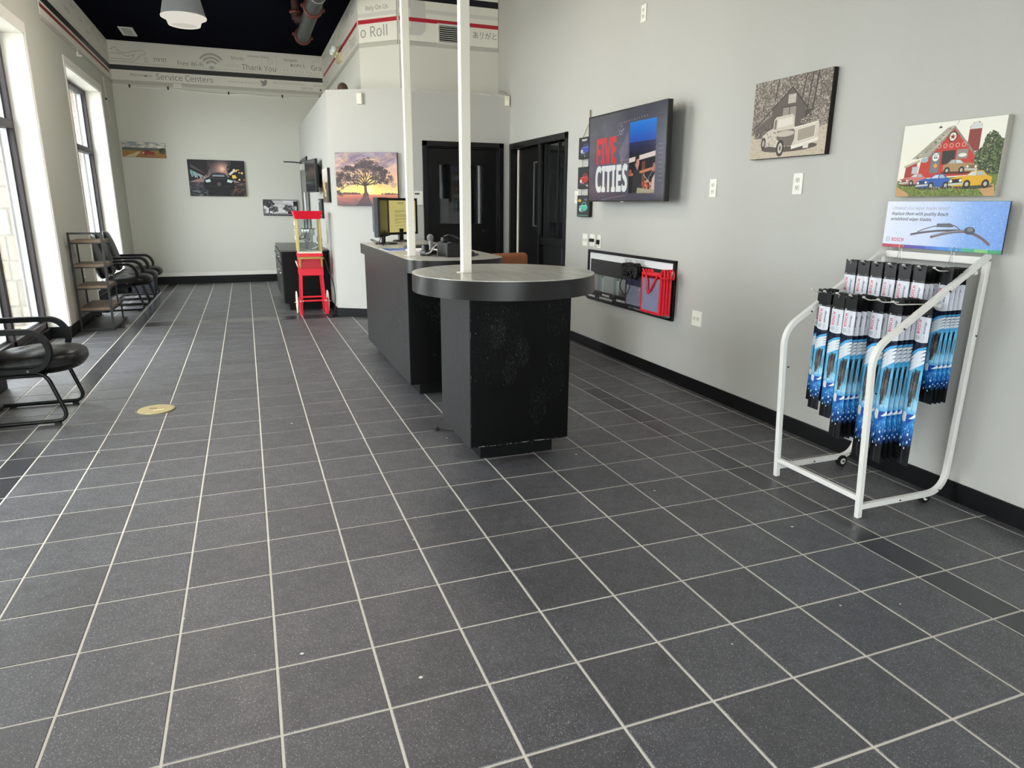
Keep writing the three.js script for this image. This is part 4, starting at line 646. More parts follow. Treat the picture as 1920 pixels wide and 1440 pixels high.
tag(obj('brown_bundle', [new THREE.SphereGeometry(0.09, 16, 12).scale(0.75, 0.85, 0.8).translate(1.34, PH + 0.1, -7.95), new THREE.SphereGeometry(0.06, 14, 10).scale(1.5, 0.8, 1).translate(1.27, PH + 0.045, -7.95)], M('#5a4636', 0.85)), 'small brown rounded bundle on top of the low partition', 'bundle');
{ // slatted vent on the upper wall
  const t = thing('air_vent', 'white slatted air vent on the upper wall beside the post', 'vent', [2.6, 3.495, -7.366]);
  obj('frame', extrude(frameShape(-0.14, 0.14, -0.115, 0.115, 0.022), 0.01, 0.002), M('#dad9d2', 0.5), t);
  obj('backing', B(0.24, 0.19, 0.003, 0, 0, 0.002), mBlack, t);
  for (let i = 0; i < 8; i++) obj('slat', RB(0.236, 0.008, 0.004, 0.001, 0, -0.083 + i * 0.0235, 0.007), M('#d2d1ca', 0.5), t);
}
{
  const t = thing('ceiling_vent', 'small square white ceiling vent near the far left corner', 'vent', [-1.44, H, -11.25]);
  obj('frame', extrude(frameShape(-0.1, 0.1, -0.28, 0.28, 0.035), 0.012, 0.003).rotateX(PI / 2), M('#d8d8d4', 0.5), t);
  obj('grille', B(0.14, 0.004, 0.5, 0, -0.004, 0), M('#8f8e88', 0.6), t);
  for (let i = 0; i < 9; i++) obj('slat', B(0.13, 0.008, 0.012, 0, -0.009, -0.22 + i * 0.055), M('#b9b8b2', 0.5), t);
}
{ // ceiling pipe with red couplings
  const t = thing('sprinkler_pipe', 'dark ceiling pipe with red grooved couplings', 'pipe', [1.0, 3.72, -8.6]);
  obj('pipe_run', [CY(0.09, 0.09, 6.6, 28).rotateX(PI / 2).translate(0, 0, 2.6)], M('#3c4140', 0.5, 0.3), t);
  obj('elbow', [new THREE.TorusGeometry(0.13, 0.092, 14, 20, PI / 2).rotateY(-PI / 2).translate(0, 0.13, -0.75).rotateX(0)], M('#2c2f30', 0.5), t);
  for (const z of [-0.66, 0.9, 3.4]) obj('coupling', [new THREE.TorusGeometry(0.098, 0.022, 10, 28).scale(1, 1, 1.6).translate(0, 0, z), RB(0.05, 0.035, 0.05, 0.006, -0.115, 0.02, z), RB(0.05, 0.035, 0.05, 0.006, 0.115, -0.02, z), CY(0.008, 0.008, 0.09, 8).rotateX(PI / 2).translate(-0.13, 0.02, z)], M('#5e261c', 0.55), t);
  obj('hanger', [new THREE.TorusGeometry(0.094, 0.004, 8, 28).translate(0, 0, 1.5), CY(0.004, 0.004, 0.19, 8, 0, 0.18, 1.5)], M('#b9b9b4', 0.4, 0.6), t);
  const b = obj('branch', [CY(0.05, 0.05, 0.22, 16, -0.15, 0.12, 0.2), CY(0.055, 0.055, 0.16, 16).rotateZ(PI / 2).translate(-0.09, 0.03, 0.2)], M('#3a201c', 0.55), t);
  obj('coupling', [new THREE.TorusGeometry(0.058, 0.018, 10, 20).rotateX(PI / 2).translate(-0.15, 0.1, 0.2), RB(0.03, 0.03, 0.12, 0.006, -0.15, 0.1, 0.2)], M('#5e261c', 0.55), b);
}
{ // pendants: one in view, three unseen ones added to light the room
  const shade = [[0.128, 0.45], [0.135, 0.43], [0.165, 0.25], [0.21, 0.06], [0.215, 0.05], [0.205, 0.048], [0.16, 0.25], [0.13, 0.43]].map(([x, y]) => new THREE.Vector2(x, y));
  const rim = [[0.128, -0.036], [0.15, -0.03], [0.16, 0.0], [0.165, 0.015], [0.215, 0.04], [0.216, 0.052], [0.2, 0.053], [0.15, 0.02], [0.128, -0.03], [0.128, -0.036]].map(([x, y]) => new THREE.Vector2(x, y));
  const disc = [[0, -0.022], [0.125, -0.022], [0.128, -0.012], [0, -0.01]].map(([x, y]) => new THREE.Vector2(x, y));
  const glow = (k) => P('#050505', 1, { specularIntensity: 0, emissive: '#fff8ea', emissiveIntensity: k });
  const mRim = glow(0.78), mDisc = glow(0.6), mShade = P('#a9adb0', 0.45, { transmission: 0.3, thickness: 0 }), mBal = M('#2b2d30', 0.5);
  for (const [x, z] of PENDANTS) {
    const t = thing('pendant_light', z < -6 ? 'large frosted bell-shaped pendant light in view under the black ceiling' : x > 1 ? 'unseen frosted pendant light added above the long service counter to light the room' : z < 0 ? 'unseen frosted pendant light added above the open floor to light the room' : 'unseen frosted pendant light added near the rear glazing to light the room', 'lamp', [x, 3.2, z]);
    obj('shade', new THREE.LatheGeometry(shade, 48), mShade, t); obj('lens_rim', new THREE.LatheGeometry(rim, 48), mRim, t); obj('diffuser', new THREE.LatheGeometry(disc, 48), mDisc, t); obj('ballast', CY(0.1, 0.12, 0.2, 28, 0, 0.55, 0), mBal, t); obj('rod', CY(0.012, 0.012, H - 3.2 - 0.65, 10, 0, 0.65 + (H - 3.2 - 0.65) / 2, 0), mBal, t);
    const L = new THREE.PointLight('#fff8ea', LAMP); L.position.set(x, 3.06, z); L.castShadow = true; L.shadow.radius = 14; scene.add(L);
  }
}

// ------------------------------------------------------------------ lettered bands round the top of the walls
const GREY = '#8b8982', LIGHT = '#c8c5bb', PAPER = '#e6e3d8';
function glyph(c, kind, x, y, s, col, lw) {                         // hand-drawn strokes for kana
  c.save(); c.translate(x, y); c.scale(s, s); c.strokeStyle = col; c.lineWidth = lw / s; c.lineCap = 'round'; c.beginPath();
  const q = (a) => a.forEach((p, i) => { if (p.length === 2) c[i ? 'lineTo' : 'moveTo'](p[0], p[1]); else if (p.length === 4) c.quadraticCurveTo(...p); });
  if (kind === 'a') { q([[0.15, 0.25], [0.85, 0.22]]); q([[0.45, 0.05], [0.42, 0.5, 0.5, 0.9]]); q([[0.7, 0.38], [0.55, 0.9, 0.25, 0.88], [0.05, 0.75, 0.3, 0.55], [0.75, 0.35, 0.88, 0.65], [0.9, 0.85, 0.6, 0.95]]); }
  if (kind === 'ri') { q([[0.3, 0.1], [0.2, 0.4, 0.3, 0.55]]); q([[0.65, 0.08], [0.8, 0.7, 0.35, 0.97]]); }
  if (kind === 'ga') { q([[0.08, 0.35], [0.75, 0.2, 0.6, 0.8], [0.5, 0.95, 0.4, 0.85]]); q([[0.38, 0.1], [0.3, 0.6, 0.1, 0.9]]); q([[0.72, 0.35], [0.85, 0.55]]); q([[0.76, 0.08], [0.82, 0.2]]); q([[0.88, 0.04], [0.95, 0.16]]); }
  if (kind === 'to') { q([[0.3, 0.1], [0.42, 0.45]]); q([[0.8, 0.25], [0.1, 0.55, 0.2, 0.8], [0.4, 0.97, 0.85, 0.85]]); }
  if (kind === 'u') { q([[0.35, 0.1], [0.6, 0.18]]); q([[0.2, 0.45], [0.8, 0.2, 0.75, 0.55], [0.7, 0.85, 0.4, 0.97]]); }
  c.stroke(); c.restore();
}
const kana = (c, x, y, s, col, lw) => ['a', 'ri', 'ga', 'to', 'u'].forEach((k, i) => glyph(c, k, x + i * s * 1.02, y, s, col, lw));
function word(c, t, x, y, size, col = GREY, weight = '') { c.fillStyle = col; c.font = `${weight} ${size}px sans-serif`; c.textAlign = 'left'; c.fillText(t, x, y); }
function bird(c, x, y, s, col) { c.save(); c.translate(x, y); c.scale(s, s); c.fillStyle = col; c.beginPath(); c.moveTo(0, 0.75); c.quadraticCurveTo(0.3, 0.78, 0.4, 0.66); c.quadraticCurveTo(0.2, 0.62, 0.16, 0.5); c.lineTo(0.26, 0.5); c.quadraticCurveTo(0.06, 0.42, 0.07, 0.26); c.lineTo(0.18, 0.29); c.quadraticCurveTo(0.02, 0.14, 0.12, 0.0); c.quadraticCurveTo(0.3, 0.22, 0.58, 0.24); c.quadraticCurveTo(0.54, 0.02, 0.76, 0.0); c.quadraticCurveTo(0.86, 0.0, 0.92, 0.06); c.lineTo(1.04, 0.02); c.lineTo(0.99, 0.12); c.lineTo(1.08, 0.11); c.lineTo(0.98, 0.22); c.quadraticCurveTo(0.98, 0.9, 0.36, 0.92); c.quadraticCurveTo(0.14, 0.92, 0, 0.75); c.fill(); c.restore(); }
const BY0 = 3.385, BHt = H - BY0;                                    // band from 3.385 to the ceiling
const texFar = canvasTex(2048, 370, (c, w, h) => {
  c.fillStyle = PAPER; c.fillRect(0, 0, w, h);
  const SY = 226; // black stripe
  c.strokeStyle = GREY; c.lineWidth = 3;
  const can = [[[0, 90], [26, 90], [26, 70], [60, 70], [60, 96], [80, 96], [80, 112], [150, 116], [220, 96], [286, 84], [316, 98], [318, 124], [278, 128], [200, 200], [0, 200]], [[0, 128], [110, 128], [150, 150], [216, 130], [190, 178], [0, 178]]];
  for (const p of can) { c.beginPath(); p.forEach(([x, y], i) => c[i ? 'lineTo' : 'moveTo'](x + 14, y - 8)); c.stroke(); }
  c.beginPath(); c.moveTo(330, 140); c.quadraticCurveTo(356, 186, 330, 190); c.quadraticCurveTo(306, 186, 330, 140); c.stroke();
  // Hebrew word drawn as strokes
  c.lineWidth = 5; for (const p of [[[400, 142], [424, 142], [424, 172]], [[406, 142], [404, 172]], [[434, 142], [442, 142], [442, 172]], [[452, 142], [476, 142], [476, 158], [474, 172]], [[452, 142], [452, 172]], [[486, 142], [510, 142], [510, 172]], [[492, 142], [490, 172], [484, 172]]]) { c.beginPath(); p.forEach(([x, y], i) => c[i ? 'lineTo' : 'moveTo'](x, y)); c.stroke(); }
  word(c, 'Free Wi-Fi', 612, 192, 56);
  c.strokeStyle = '#b5b2a8'; c.lineWidth = 22; for (const r of [56, 92, 128]) { c.beginPath(); c.arc(935, 190, r, PI * 1.2, PI * 1.8); c.stroke(); } blob(c, 935, 196, 22, 18, '#b5b2a8');
  word(c, 'Rely On Us', 1060, 170, 30, LIGHT); word(c, 'Shocks', 1128, 98, 42); word(c, 'Schedule Online', 1290, 62, 29); word(c, 'Thank You', 1228, 192, 74);
  c.strokeStyle = LIGHT; c.lineWidth = 3; c.strokeRect(1430, 34, 150, 146); c.beginPath(); c.arc(1505, 90, 34, 0, 7); c.stroke(); word(c, 'f', 1492, 112, 60, LIGHT);
  word(c, 'Obrigado', 1650, 76, 34); kana(c, 1716, 98, 30, GREY, 4); word(c, 'Grazie', 1930, 150, 70);
  for (let i = 0; i < 10; i++) blob(c, 1650 + i * 40, 168 + i * 1.5, 5, 5, '#a9a69c'); c.beginPath(); c.moveTo(1850, 60); c.quadraticCurveTo(1860, 190, 1980, 210); c.stroke(); c.beginPath(); c.arc(1990, 100, 50, PI, 2 * PI); c.stroke();
  c.fillStyle = '#b9b6ac'; c.fillRect(0, SY - 22, w, 3); c.fillStyle = '#1d2022'; c.fillRect(0, SY, w, 46);
  word(c, 'Maintenance', 172, 326, 34, '#9d9a90'); poly(c, [[288, 312], [322, 316], [318, 328], [304, 322]], '#2a2a28');
  word(c, 'Service Centers', 400, 346, 78); word(c, 'Enjoy A Cup Of Joe On Us', 1080, 330, 28, '#b3b0a6'); bird(c, 1398, 282, 70, '#8f8c84'); word(c, 'Best Tire Price Guarantee', 1530, 312, 28, '#bbb8ae'); word(c, 'Be Part', 1950, 318, 28, '#b3b0a6'); word(c, 'Join Us', 1820, 356, 38, '#a5a298'); blob(c, 2020, 352, 13, 13, '#7f7c74');
});
const texLeft = canvasTex(2048, 300, (c, w, h) => {
  c.fillStyle = PAPER; c.fillRect(0, 0, w, h); for (let i = 0; i < 700; i++) { c.fillStyle = `rgba(110,108,100,${rr(0.1, 0.4)})`; c.fillRect(rr(150, w), rr(20, 120), rr(3, 16), rr(1, 3)); }
  for (let i = 0; i < 9; i++) word(c, ['Merci', 'Tires', 'Thank You', 'Brakes', 'Gracias', 'Danke'][i % 6], 200 + i * 205, 60 + (i % 3) * 32, 30, '#a09d93');
  c.fillStyle = '#b9b6ac'; c.fillRect(0, 168, w, 2); c.fillStyle = '#23292a'; c.fillRect(0, 184, w, 42); c.fillStyle = '#8c2d24'; c.fillRect(0, 240, w * 0.955, 22);
});
const texSide = canvasTex(2048, 300, (c, w, h) => {
  c.fillStyle = PAPER; c.fillRect(0, 0, w, h); for (let i = 0; i < 900; i++) { c.fillStyle = `rgba(120,118,110,${rr(0.1, 0.4)})`; c.fillRect(rr(60, w), rr(16, 150), rr(1, 3), rr(4, 22)); }
  for (let i = 0; i < 8; i++) word(c, ['Gracias', '26', 'Reliable', 'Merci'][i % 4], 160 + i * 240, 60 + (i % 3) * 34, 42, '#a19e94'); word(c, 'Thank You', 260, 280, 40, '#aaa79d'); word(c, 'Ready t', 1700, 276, 92, '#a9a69c'); for (let i = 0; i < 14; i++) blob(c, 1500 + (i % 5) * 36, 200 + (i / 5 | 0) * 30, 5, 5, '#8b8982');
  c.fillStyle = '#b3232f'; c.fillRect(110, 170, w, 24);
});
const texBend = canvasTex(512, 532, (c, w, h) => {
  c.fillStyle = '#eeecdf'; c.fillRect(0, 0, w, h); word(c, 'Rely On Us', 104, 210, 62, '#8f8d88'); c.fillStyle = '#dcdad0'; c.fillRect(0, 236, w, 40); c.fillStyle = '#bb2433'; c.fillRect(0, 300, w, 42); word(c, 'o Roll', 20, 480, 150, '#9d9b97');
});
const texBack = canvasTex(1300, 605, (c, w, h) => {
  c.fillStyle = '#eeecdf'; c.fillRect(0, 0, w, h); c.fillStyle = '#dcdad0'; c.fillRect(0, 236, w, 46);
  c.fillStyle = '#d3d1ca'; c.beginPath(); c.roundRect(-120, 90, 460, 450, 110); c.fill(); c.fillStyle = '#eeecdf'; c.beginPath(); c.roundRect(-40, 240, 190, 70, 12); c.fill(); c.beginPath(); c.roundRect(96, 240, 54, 220, 18); c.fill();
  c.fillStyle = '#15171c'; c.fillRect(0, 66, w, 76); c.fillStyle = '#eeecdf'; c.fillRect(0, 66, 110, 76); c.fillStyle = '#bb2433'; c.fillRect(0, 340, w, 46); kana(c, 950, 430, 84, '#86847d', 7);
  c.fillStyle = '#f2f0e6'; for (let i = 0; i < 12; i++) c.fillRect(rr(0, w), rr(560, 600), rr(20, 90), 3);
});
function band(name, label, [x, z], turn, len, tex, y0 = BY0, y1 = H) {
  const t = thing(name, label, 'sign', [x, y0, z], turn), h = y1 - y0;
  obj('board', RB(len, h - 0.006, 0.01, 0.002, 0, h / 2 - 0.002, 0.007), M(PAPER, 0.5), t);
  obj('print', new THREE.PlaneGeometry(len - 0.002, h - 0.01).translate(0, h / 2 - 0.002, 0.0126), M('#ffffff', 0.45, 0, { map: tex }), t);
  obj('ledge', RB(len, 0.05, 0.014, 0.003, 0, -0.025, 0.007), M('#bdbbb0', 0.55), t);
}
band('lettered_band', 'pale lettered wall band with Service Centers and a black stripe, far wall', [(XL + 1.55) / 2, ZF], 0, 1.55 - XL - 0.012, texFar);
band('lettered_band', 'pale lettered wall band with black and red stripes above the windows', [XL, (-7.64 - 12.0) / 2], PI / 2, 4.36, texLeft, 3.375, H);
band('lettered_band', 'pale lettered wall band with red stripe on the long right-hand side', [1.55, (-7.8 - 12.0) / 2], -PI / 2, 4.2, texSide);
band('lettered_band', 'short angled lettered wall band reading Rely On Us', [1.76, -7.59], -Math.atan2(0.42, 0.42), 0.575, texBend);
band('lettered_band', 'lettered wall band with large grey emblem and slatted vent', [2.62, -7.38], 0, 1.29, texBack);
{
  const t = thing('wall_cable', 'white cable sagging under the far lettered band', 'cable', [0, 0, ZF]);
  const p = [[-1.84, 3.3, 0.012], [-1.6, 3.29, 0.012], [-1.3, 3.29, 0.012], [-1.02, 3.295, 0.012], [-0.6, 3.27, 0.012], [-0.15, 3.255, 0.012], [0.18, 3.275, 0.012], [0.55, 3.26, 0.012], [1.0, 3.265, 0.012], [1.5, 3.28, 0.012]];
  obj('cord', spline(p, 0.011, 90, 8), M('#f3f1e8', 0.45), t);
  for (const x of [-1.6, -1.02, -0.07, 0.82, 1.48]) obj('clip', RB(0.022, 0.05, 0.03, 0.004, x, 3.3 - (Math.abs(x) < 1 ? 0.025 : 0), 0.015), mBlack, t);
}
{
  const t = thing('wall_cable', 'white cable hanging down the window wall beside the far window', 'cable', [XL, 0, -11.3]);
  obj('cord', spline([[0.01, 3.3, 0.16], [0.01, 3.1, 0.13], [0.01, 2.95, 0.1], [0.012, 2.8, 0.02], [0.015, 2.72, -0.02], [0.012, 2.68, 0.06], [0.012, 2.6, 0.08]], 0.007, 40, 6), M('#e4e1d4', 0.5), t);
  obj('clip', RB(0.02, 0.03, 0.03, 0.004, 0.01, 2.98, 0.11), mBlack, t);
}
{
  const t = thing('wall_bracket', 'small white hook bracket under the left lettered band', 'bracket', [XL, 3.32, -9.4]);
  obj('plate', RB(0.02, 0.1, 0.03, 0.003, 0.01, 0, 0), mWhite, t); obj('hook', RB(0.05, 0.02, 0.03, 0.004, 0.035, -0.04, 0), mWhite, t);
}
tag(obj('wall_cable', [spline([[1.045, 1.28, -8.15], [1.05, 1.05, -8.15], [1.048, 0.9, -8.17]], 0.004, 14, 6), RB(0.02, 0.16, 0.03, 0.004, 1.049, 1.0, -8.15)], M('#cfcdc4', 0.5)), 'thin cord with a pale plug strip on the partition by the popcorn cart', 'cable');

// ------------------------------------------------------------------ waiting chairs
const mLeather = (() => { const a = valueNoise(256, 26), b = valueNoise(256, 90); const t = dataTex(256, (i, j) => { const v = 128 + (a(i, j) - 0.5) * 110 + (b(i, j) - 0.5) * 60; return [v, v, v]; }); t.repeat.set(2, 2); return P('#070707', 0.36, { specularIntensity: 0.7, bumpMap: t, bumpScale: 0.0016 }); })();
const mTubeB = P('#060606', 0.34, { specularIntensity: 0.7 }), mArm = P('#060607', 0.5, { specularIntensity: 0.45 });
function cushion(w, d, h, crown, round) {                            // soft pad, front at +x, wide in z
  const g = new THREE.BoxGeometry(d, h, w, 30, 8, 30), p = g.attributes.position;
  for (let i = 0; i < p.count; i++) {
    let x = p.getX(i) / (d / 2), y = p.getY(i) / (h / 2), z = p.getZ(i) / (w / 2);
    const k = Math.pow(Math.abs(x), round) + Math.pow(Math.abs(z), round), f = k > 1 ? Math.pow(1 / k, 1 / round) : 1;
    const xx = x * f, zz = z * f, m = Math.pow(Math.pow(Math.abs(xx), round) + Math.pow(Math.abs(zz), round), 1 / round), edge = Math.sqrt(Math.max(0, 1 - Math.pow(m, 4)));
    const wr = 0.0025 * (Math.sin(zz * 9 + xx * 3 + 1) * Math.sin(xx * 4 - zz * 2) + 0.6 * Math.sin(xx * 13 + zz * 7));
    p.setXYZ(i, xx * d / 2, y * (h / 2) * (0.22 + 0.78 * edge) + (y > 0 ? crown * (1 - xx * xx) * (1 - zz * zz) + wr * edge : 0), zz * w / 2);
  }
  g.computeVertexNormals(); return g;
}
function makeChair(label, group) {
  const t = thing('guest_chair', label, 'chair', [0, 0, 0], 0, group);
  obj('seat', cushion(0.51, 0.58, 0.15, 0.02, 3).rotateZ(0.05).translate(-0.03, 0.39, 0), mLeather, t);
  const bk = cushion(0.5, 0.6, 0.11, 0.02, 3.2).rotateZ(PI / 2 + 0.25).translate(-0.39, 0.72, 0);
  obj('backrest', bk, mLeather, t);
  for (const s of [-1, 1]) {
    const z = s * 0.262;
    const leg = obj('sled_leg', [tube([[-0.34, 0.34, z * 0.86], [0.06, 0.36, z * 0.97], [0.162, 0.02, z], [-0.36, 0.02, z]], 0.0135, 0.085, 60, 10), cap([-0.36, 0.02, z], 0.0135)], mTubeB, t);
    for (const x of [0.09, -0.3]) obj('glide', RB(0.04, 0.012, 0.022, 0.004, x, 0.006, z), mRubber, leg);
    // armrest: a flat loop from the seat side round and back to the backrest
    const arm = sweep2([[-0.30, 0.375], [0.06, 0.375], [0.125, 0.5], [0.06, 0.627], [-0.12, 0.63], [-0.43, 0.63]], 0.13, 0.034, 0.05).translate(0, 0, s * 0.272);
    const a = obj('armrest', toCreasedNormals(clean(arm), 0.5), mArm, t);
    for (const x of [-0.2, -0.02]) obj('screw', CY(0.008, 0.008, 0.006, 10).rotateX(PI / 2).translate(x, 0.375, s * 0.299), M('#77797c', 0.3, 0.8), a);
  }
  obj('rear_crossbar', tube([[-0.36, 0.02, -0.262], [-0.36, 0.02, 0.262]], 0.0135, 0.05, 4, 10), mTubeB, t);
  obj('underframe', [RB(0.3, 0.02, 0.44, 0.005, -0.1, 0.325, 0)], mBlack, t);
  return t;
}
const chair = makeChair('black leather guest chair standing alone at the left picture edge');
chair.position.set(-1.35, 0, -3.68);
[[-8.95, 'nearest'], [-9.56, 'middle'], [-10.18, 'farthest']].forEach(([z, w]) => {
  const c = chair.clone(); c.name = numbered('guest_chair'); scene.add(c); c.position.set(-1.51, 0, z);
  tag(c, w + ' of the three black guest chairs lined up behind the shelf unit', 'chair', 'guest chairs under the far window');
});
{
  const t = thing('storage_box', 'dark box with a white lid under the far guest chairs', 'box', [-1.62, 0, -11.0]);
  obj('tub', RB(0.34, 0.24, 0.42, 0.012, 0, 0.12, 0), M('#20242c', 0.5), t); obj('lid', RB(0.37, 0.05, 0.45, 0.012, 0, 0.26, 0), M('#d9dcdd', 0.5), t);
}
{ // shelf unit
  const t = thing('shelf_unit', 'black metal shelf unit with wooden boards against the window wall', 'shelf', [-1.66, 0, -7.61], 0);
  const w = 0.34, d = 0.88, x0 = -w / 2, x1 = w / 2, z0 = -d / 2, z1 = d / 2, q = 0.022, mf = M('#161616', 0.42);
  obj('end_frame', [extrude(frameShape(x0, x1, 0.0, 1.105, q), 0.02).translate(0, 0, z1 - 0.02)], mf, t);
  obj('base_tray', [RB(w + 0.01, 0.03, d + 0.01, 0.004, 0, 0.02, 0)], mf, t);
  const tiers = [[1.005, 0.4], [0.74, 0.47], [0.5, 0.52], [0.25, 0.72]];
  tiers.forEach(([y, dd], i) => {
    obj('shelf_board', RB(w - 0.02, 0.028, dd, 0.003, 0, y, z1 - 0.02 - dd / 2), mWood, t);
    obj('shelf_rail', RB(w, 0.014, 0.014, 0.002, 0, y - 0.02, z1 - 0.03), mf, t); obj('shelf_rail', RB(0.012, 0.014, dd, 0.002, x1 - 0.006, y - 0.021, z1 - 0.02 - dd / 2), mf, t);
    const yb = i < 3 ? tiers[i + 1][0] + 0.014 : 0.035;
    for (const x of [x0 + 0.012, x1 - 0.012]) obj('upright', RB(0.018, y - yb, 0.018, 0.003, x, (y + yb) / 2, z1 - 0.02 - dd + 0.05), mf, t);
  });
}
{ // floor cleanout
  const t = thing('floor_cover', 'round brass cleanout cover set into the floor tiles', 'floor cover', [-0.69, 0, -3.555]);
  obj('rim', [new THREE.TorusGeometry(0.125, 0.005, 8, 40).rotateX(PI / 2).translate(0, 0.001, 0)], M('#7d7458', 0.4, 0.5), t);
  obj('plate', [CY(0.116, 0.12, 0.006, 40, 0, 0.003, 0)], M('#d8c592', 0.35, 0.35), t);
  obj('recess', [RB(0.05, 0.003, 0.012, 0.001, -0.02, 0.0062, -0.02).rotateY(0)], M('#4b4330', 0.6), t);
  obj('bar', [RB(0.07, 0.004, 0.014, 0.0015, 0.02, 0.0072, 0.03)], M('#e6d9ae', 0.35, 0.35), t);
}

// ------------------------------------------------------------------ popcorn cart and cabinet
{
  const t = thing('storage_cabinet', 'black low cabinet standing against the partition behind the popcorn cart', 'cabinet', [0.738, 0, -9.06]);
  obj('carcass', RB(0.6, 0.7, 1.88, 0.004, 0, 0.445, 0), P('#060607', 0.55, { specularIntensity: 0.4 }), t);
  obj('plinth', RB(0.54, 0.1, 1.84, 0.003, 0.03, 0.05, 0), mToe, t);
  obj('cabinet_top', RB(0.62, 0.022, 1.92, 0.005, 0, 0.806, 0), M('#4a4a48', 0.3), t);
  for (let i = 0; i < 3; i++) { const z = 0.62 - i * 0.62; const dr = obj('drawer', RB(0.018, 0.14, 0.58, 0.003, -0.309, 0.71, z), M('#161617', 0.35), t); obj('knob', [CY(0.012, 0.016, 0.02, 12).rotateZ(PI / 2).translate(-0.328, 0.71, z)], mSteel, dr); const dd = obj('cabinet_door', RB(0.018, 0.5, 0.58, 0.003, -0.309, 0.37, z), M('#161617', 0.35), t); obj('knob', CY(0.012, 0.016, 0.02, 12).rotateZ(PI / 2).translate(-0.328, 0.5, z + 0.2), mSteel, dd); }
}
{
  const t = thing('bottle', 'black bottle with a white band on the cabinet behind the cart', 'bottle', [0.965, 0.817, -8.35]);
  obj('body', new THREE.LatheGeometry([[0, 0], [0.035, 0], [0.036, 0.14], [0.03, 0.17], [0.014, 0.2], [0.014, 0.24], [0, 0.24]].map(([a, b]) => new THREE.Vector2(a, b)), 20), mBlackSatin, t); obj('band', CY(0.0366, 0.0366, 0.02, 20, 0, 0.08, 0), mWhite, t);
}
{
  const t = thing('popcorn_cart', 'red popcorn machine on a red two-wheeled cart', 'popcorn machine', [0.775, 0, -7.8]);
  const W = 0.165, D = 0.15, zf = D, zb = -D;
  // cart legs and rails
  for (const sx of [-1, 1]) for (const sz of [-1, 1]) obj('leg', [RB(0.028, 0.52, 0.028, 0.003, sx * (W - 0.01), 0.26 + (sz < 0 ? 0.0 : 0), sz * (D - 0.01)).applyMatrix4(new THREE.Matrix4().makeShear(0, 0, -sx * 0.045, 0, 0, 0)), ...(sz > 0 ? [RB(0.03, 0.22, 0.03, 0.003, sx * (W + 0.008), 0.11, D)] : [])], mRed, t);
  obj('cross_rail', [RB(2 * W, 0.022, 0.02, 0.003, 0, 0.185, zf), RB(2 * W - 0.02, 0.02, 0.02, 0.003, 0, 0.235, zf - 0.015), RB(2 * W, 0.022, 0.02, 0.003, 0, 0.2, zb), RB(0.02, 0.022, 2 * D, 0.003, -W + 0.01, 0.2, 0), RB(0.02, 0.022, 2 * D, 0.003, W - 0.01, 0.2, 0)], mRed, t);
  for (const [x, z] of [[-W, zf + 0.012], [W, zf + 0.012], [-W + 0.03, zf + 0.012], [W - 0.02, zf + 0.012]]) obj('bolt', CY(0.009, 0.009, 0.012, 10).rotateX(PI / 2).translate(x, 0.185, z), M('#d8b9a8', 0.4), t);
  for (const sx of [-1, 1]) {
    const wheel = obj('wheel', new THREE.TorusGeometry(0.142, 0.008, 8, 36).rotateY(PI / 2).translate(sx * (W + 0.035), 0.15, -0.02), mCream, t); obj('hub', CY(0.022, 0.022, 0.03, 14).rotateZ(PI / 2).translate(sx * (W + 0.035), 0.15, -0.02), mCream, wheel);
    for (let k = 0; k < 4; k++) obj('spoke', [RB(0.01, 0.26, 0.014, 0.003).rotateX(k * PI / 4).translate(sx * (W + 0.035), 0.15, -0.02)], mCream, wheel);
    obj('hub_cap', CY(0.008, 0.008, 0.03, 10).rotateZ(PI / 2).translate(sx * (W + 0.058), 0.15, -0.02), mSteel, wheel);
  }
  obj('cart_body', [RB(0.305, 0.255, 0.29, 0.006, 0, 0.64, 0)], mRed, t);
  obj('front_panel', [RB(0.24, 0.09, 0.01, 0.003, -0.005, 0.655, zf)], M('#b90f25', 0.35), t);
  obj('shelf_bar', [RB(0.325, 0.03, 0.05, 0.004, 0.0, 0.745, zf + 0.02)], mGold, t);
  for (const sx of [-1, 1]) obj('bracket', [RB(0.022, 0.11, 0.02, 0.003, sx * 0.135, 0.68, zf + 0.008)], mGold, t);
  obj('handle', [new THREE.TorusGeometry(0.038, 0.007, 8, 24).rotateY(PI / 2).rotateZ(0.3).translate(-0.175, 0.665, 0.1)], mCream, t);
  obj('machine_base', [RB(0.315, 0.05, 0.31, 0.004, 0, 0.775, 0)], mRed, t);
  obj('crumb_tray', [RB(0.29, 0.02, 0.3, 0.003, 0, 0.81, 0.002)], mCream, t);
  for (const sx of [-1, 1]) for (const sz of [-1, 1]) obj('corner_post', RB(0.026, 0.42, 0.026, 0.003, sx * 0.142, 1.03, sz * 0.138), M('#b9a36b', 0.35, 0.6), t);
  obj('pane', B(0.26, 0.4, 0.003, 0, 1.025, 0.14), mGlass, t); obj('pane', B(0.003, 0.4, 0.25, -0.144, 1.025, 0), mGlass, t); obj('pane', B(0.003, 0.4, 0.25, 0.144, 1.025, 0), mGlass, t);
  const can = new THREE.CylinderGeometry(0.262, 0.216, 0.1, 4, 1).rotateY(PI / 4).translate(0, 1.285, 0);
  obj('canopy', [toCreasedNormals(can, 0.3)], mRed, t);
  const kettle = obj('kettle', [new THREE.LatheGeometry([[0, 0], [0.055, 0], [0.06, 0.01], [0.06, 0.07], [0.085, 0.08], [0.085, 0.15], [0.08, 0.155], [0, 0.16]].map(([a, b]) => new THREE.Vector2(a, b)), 28).translate(0.0, 0.95, 0.0)], mSteel, t);
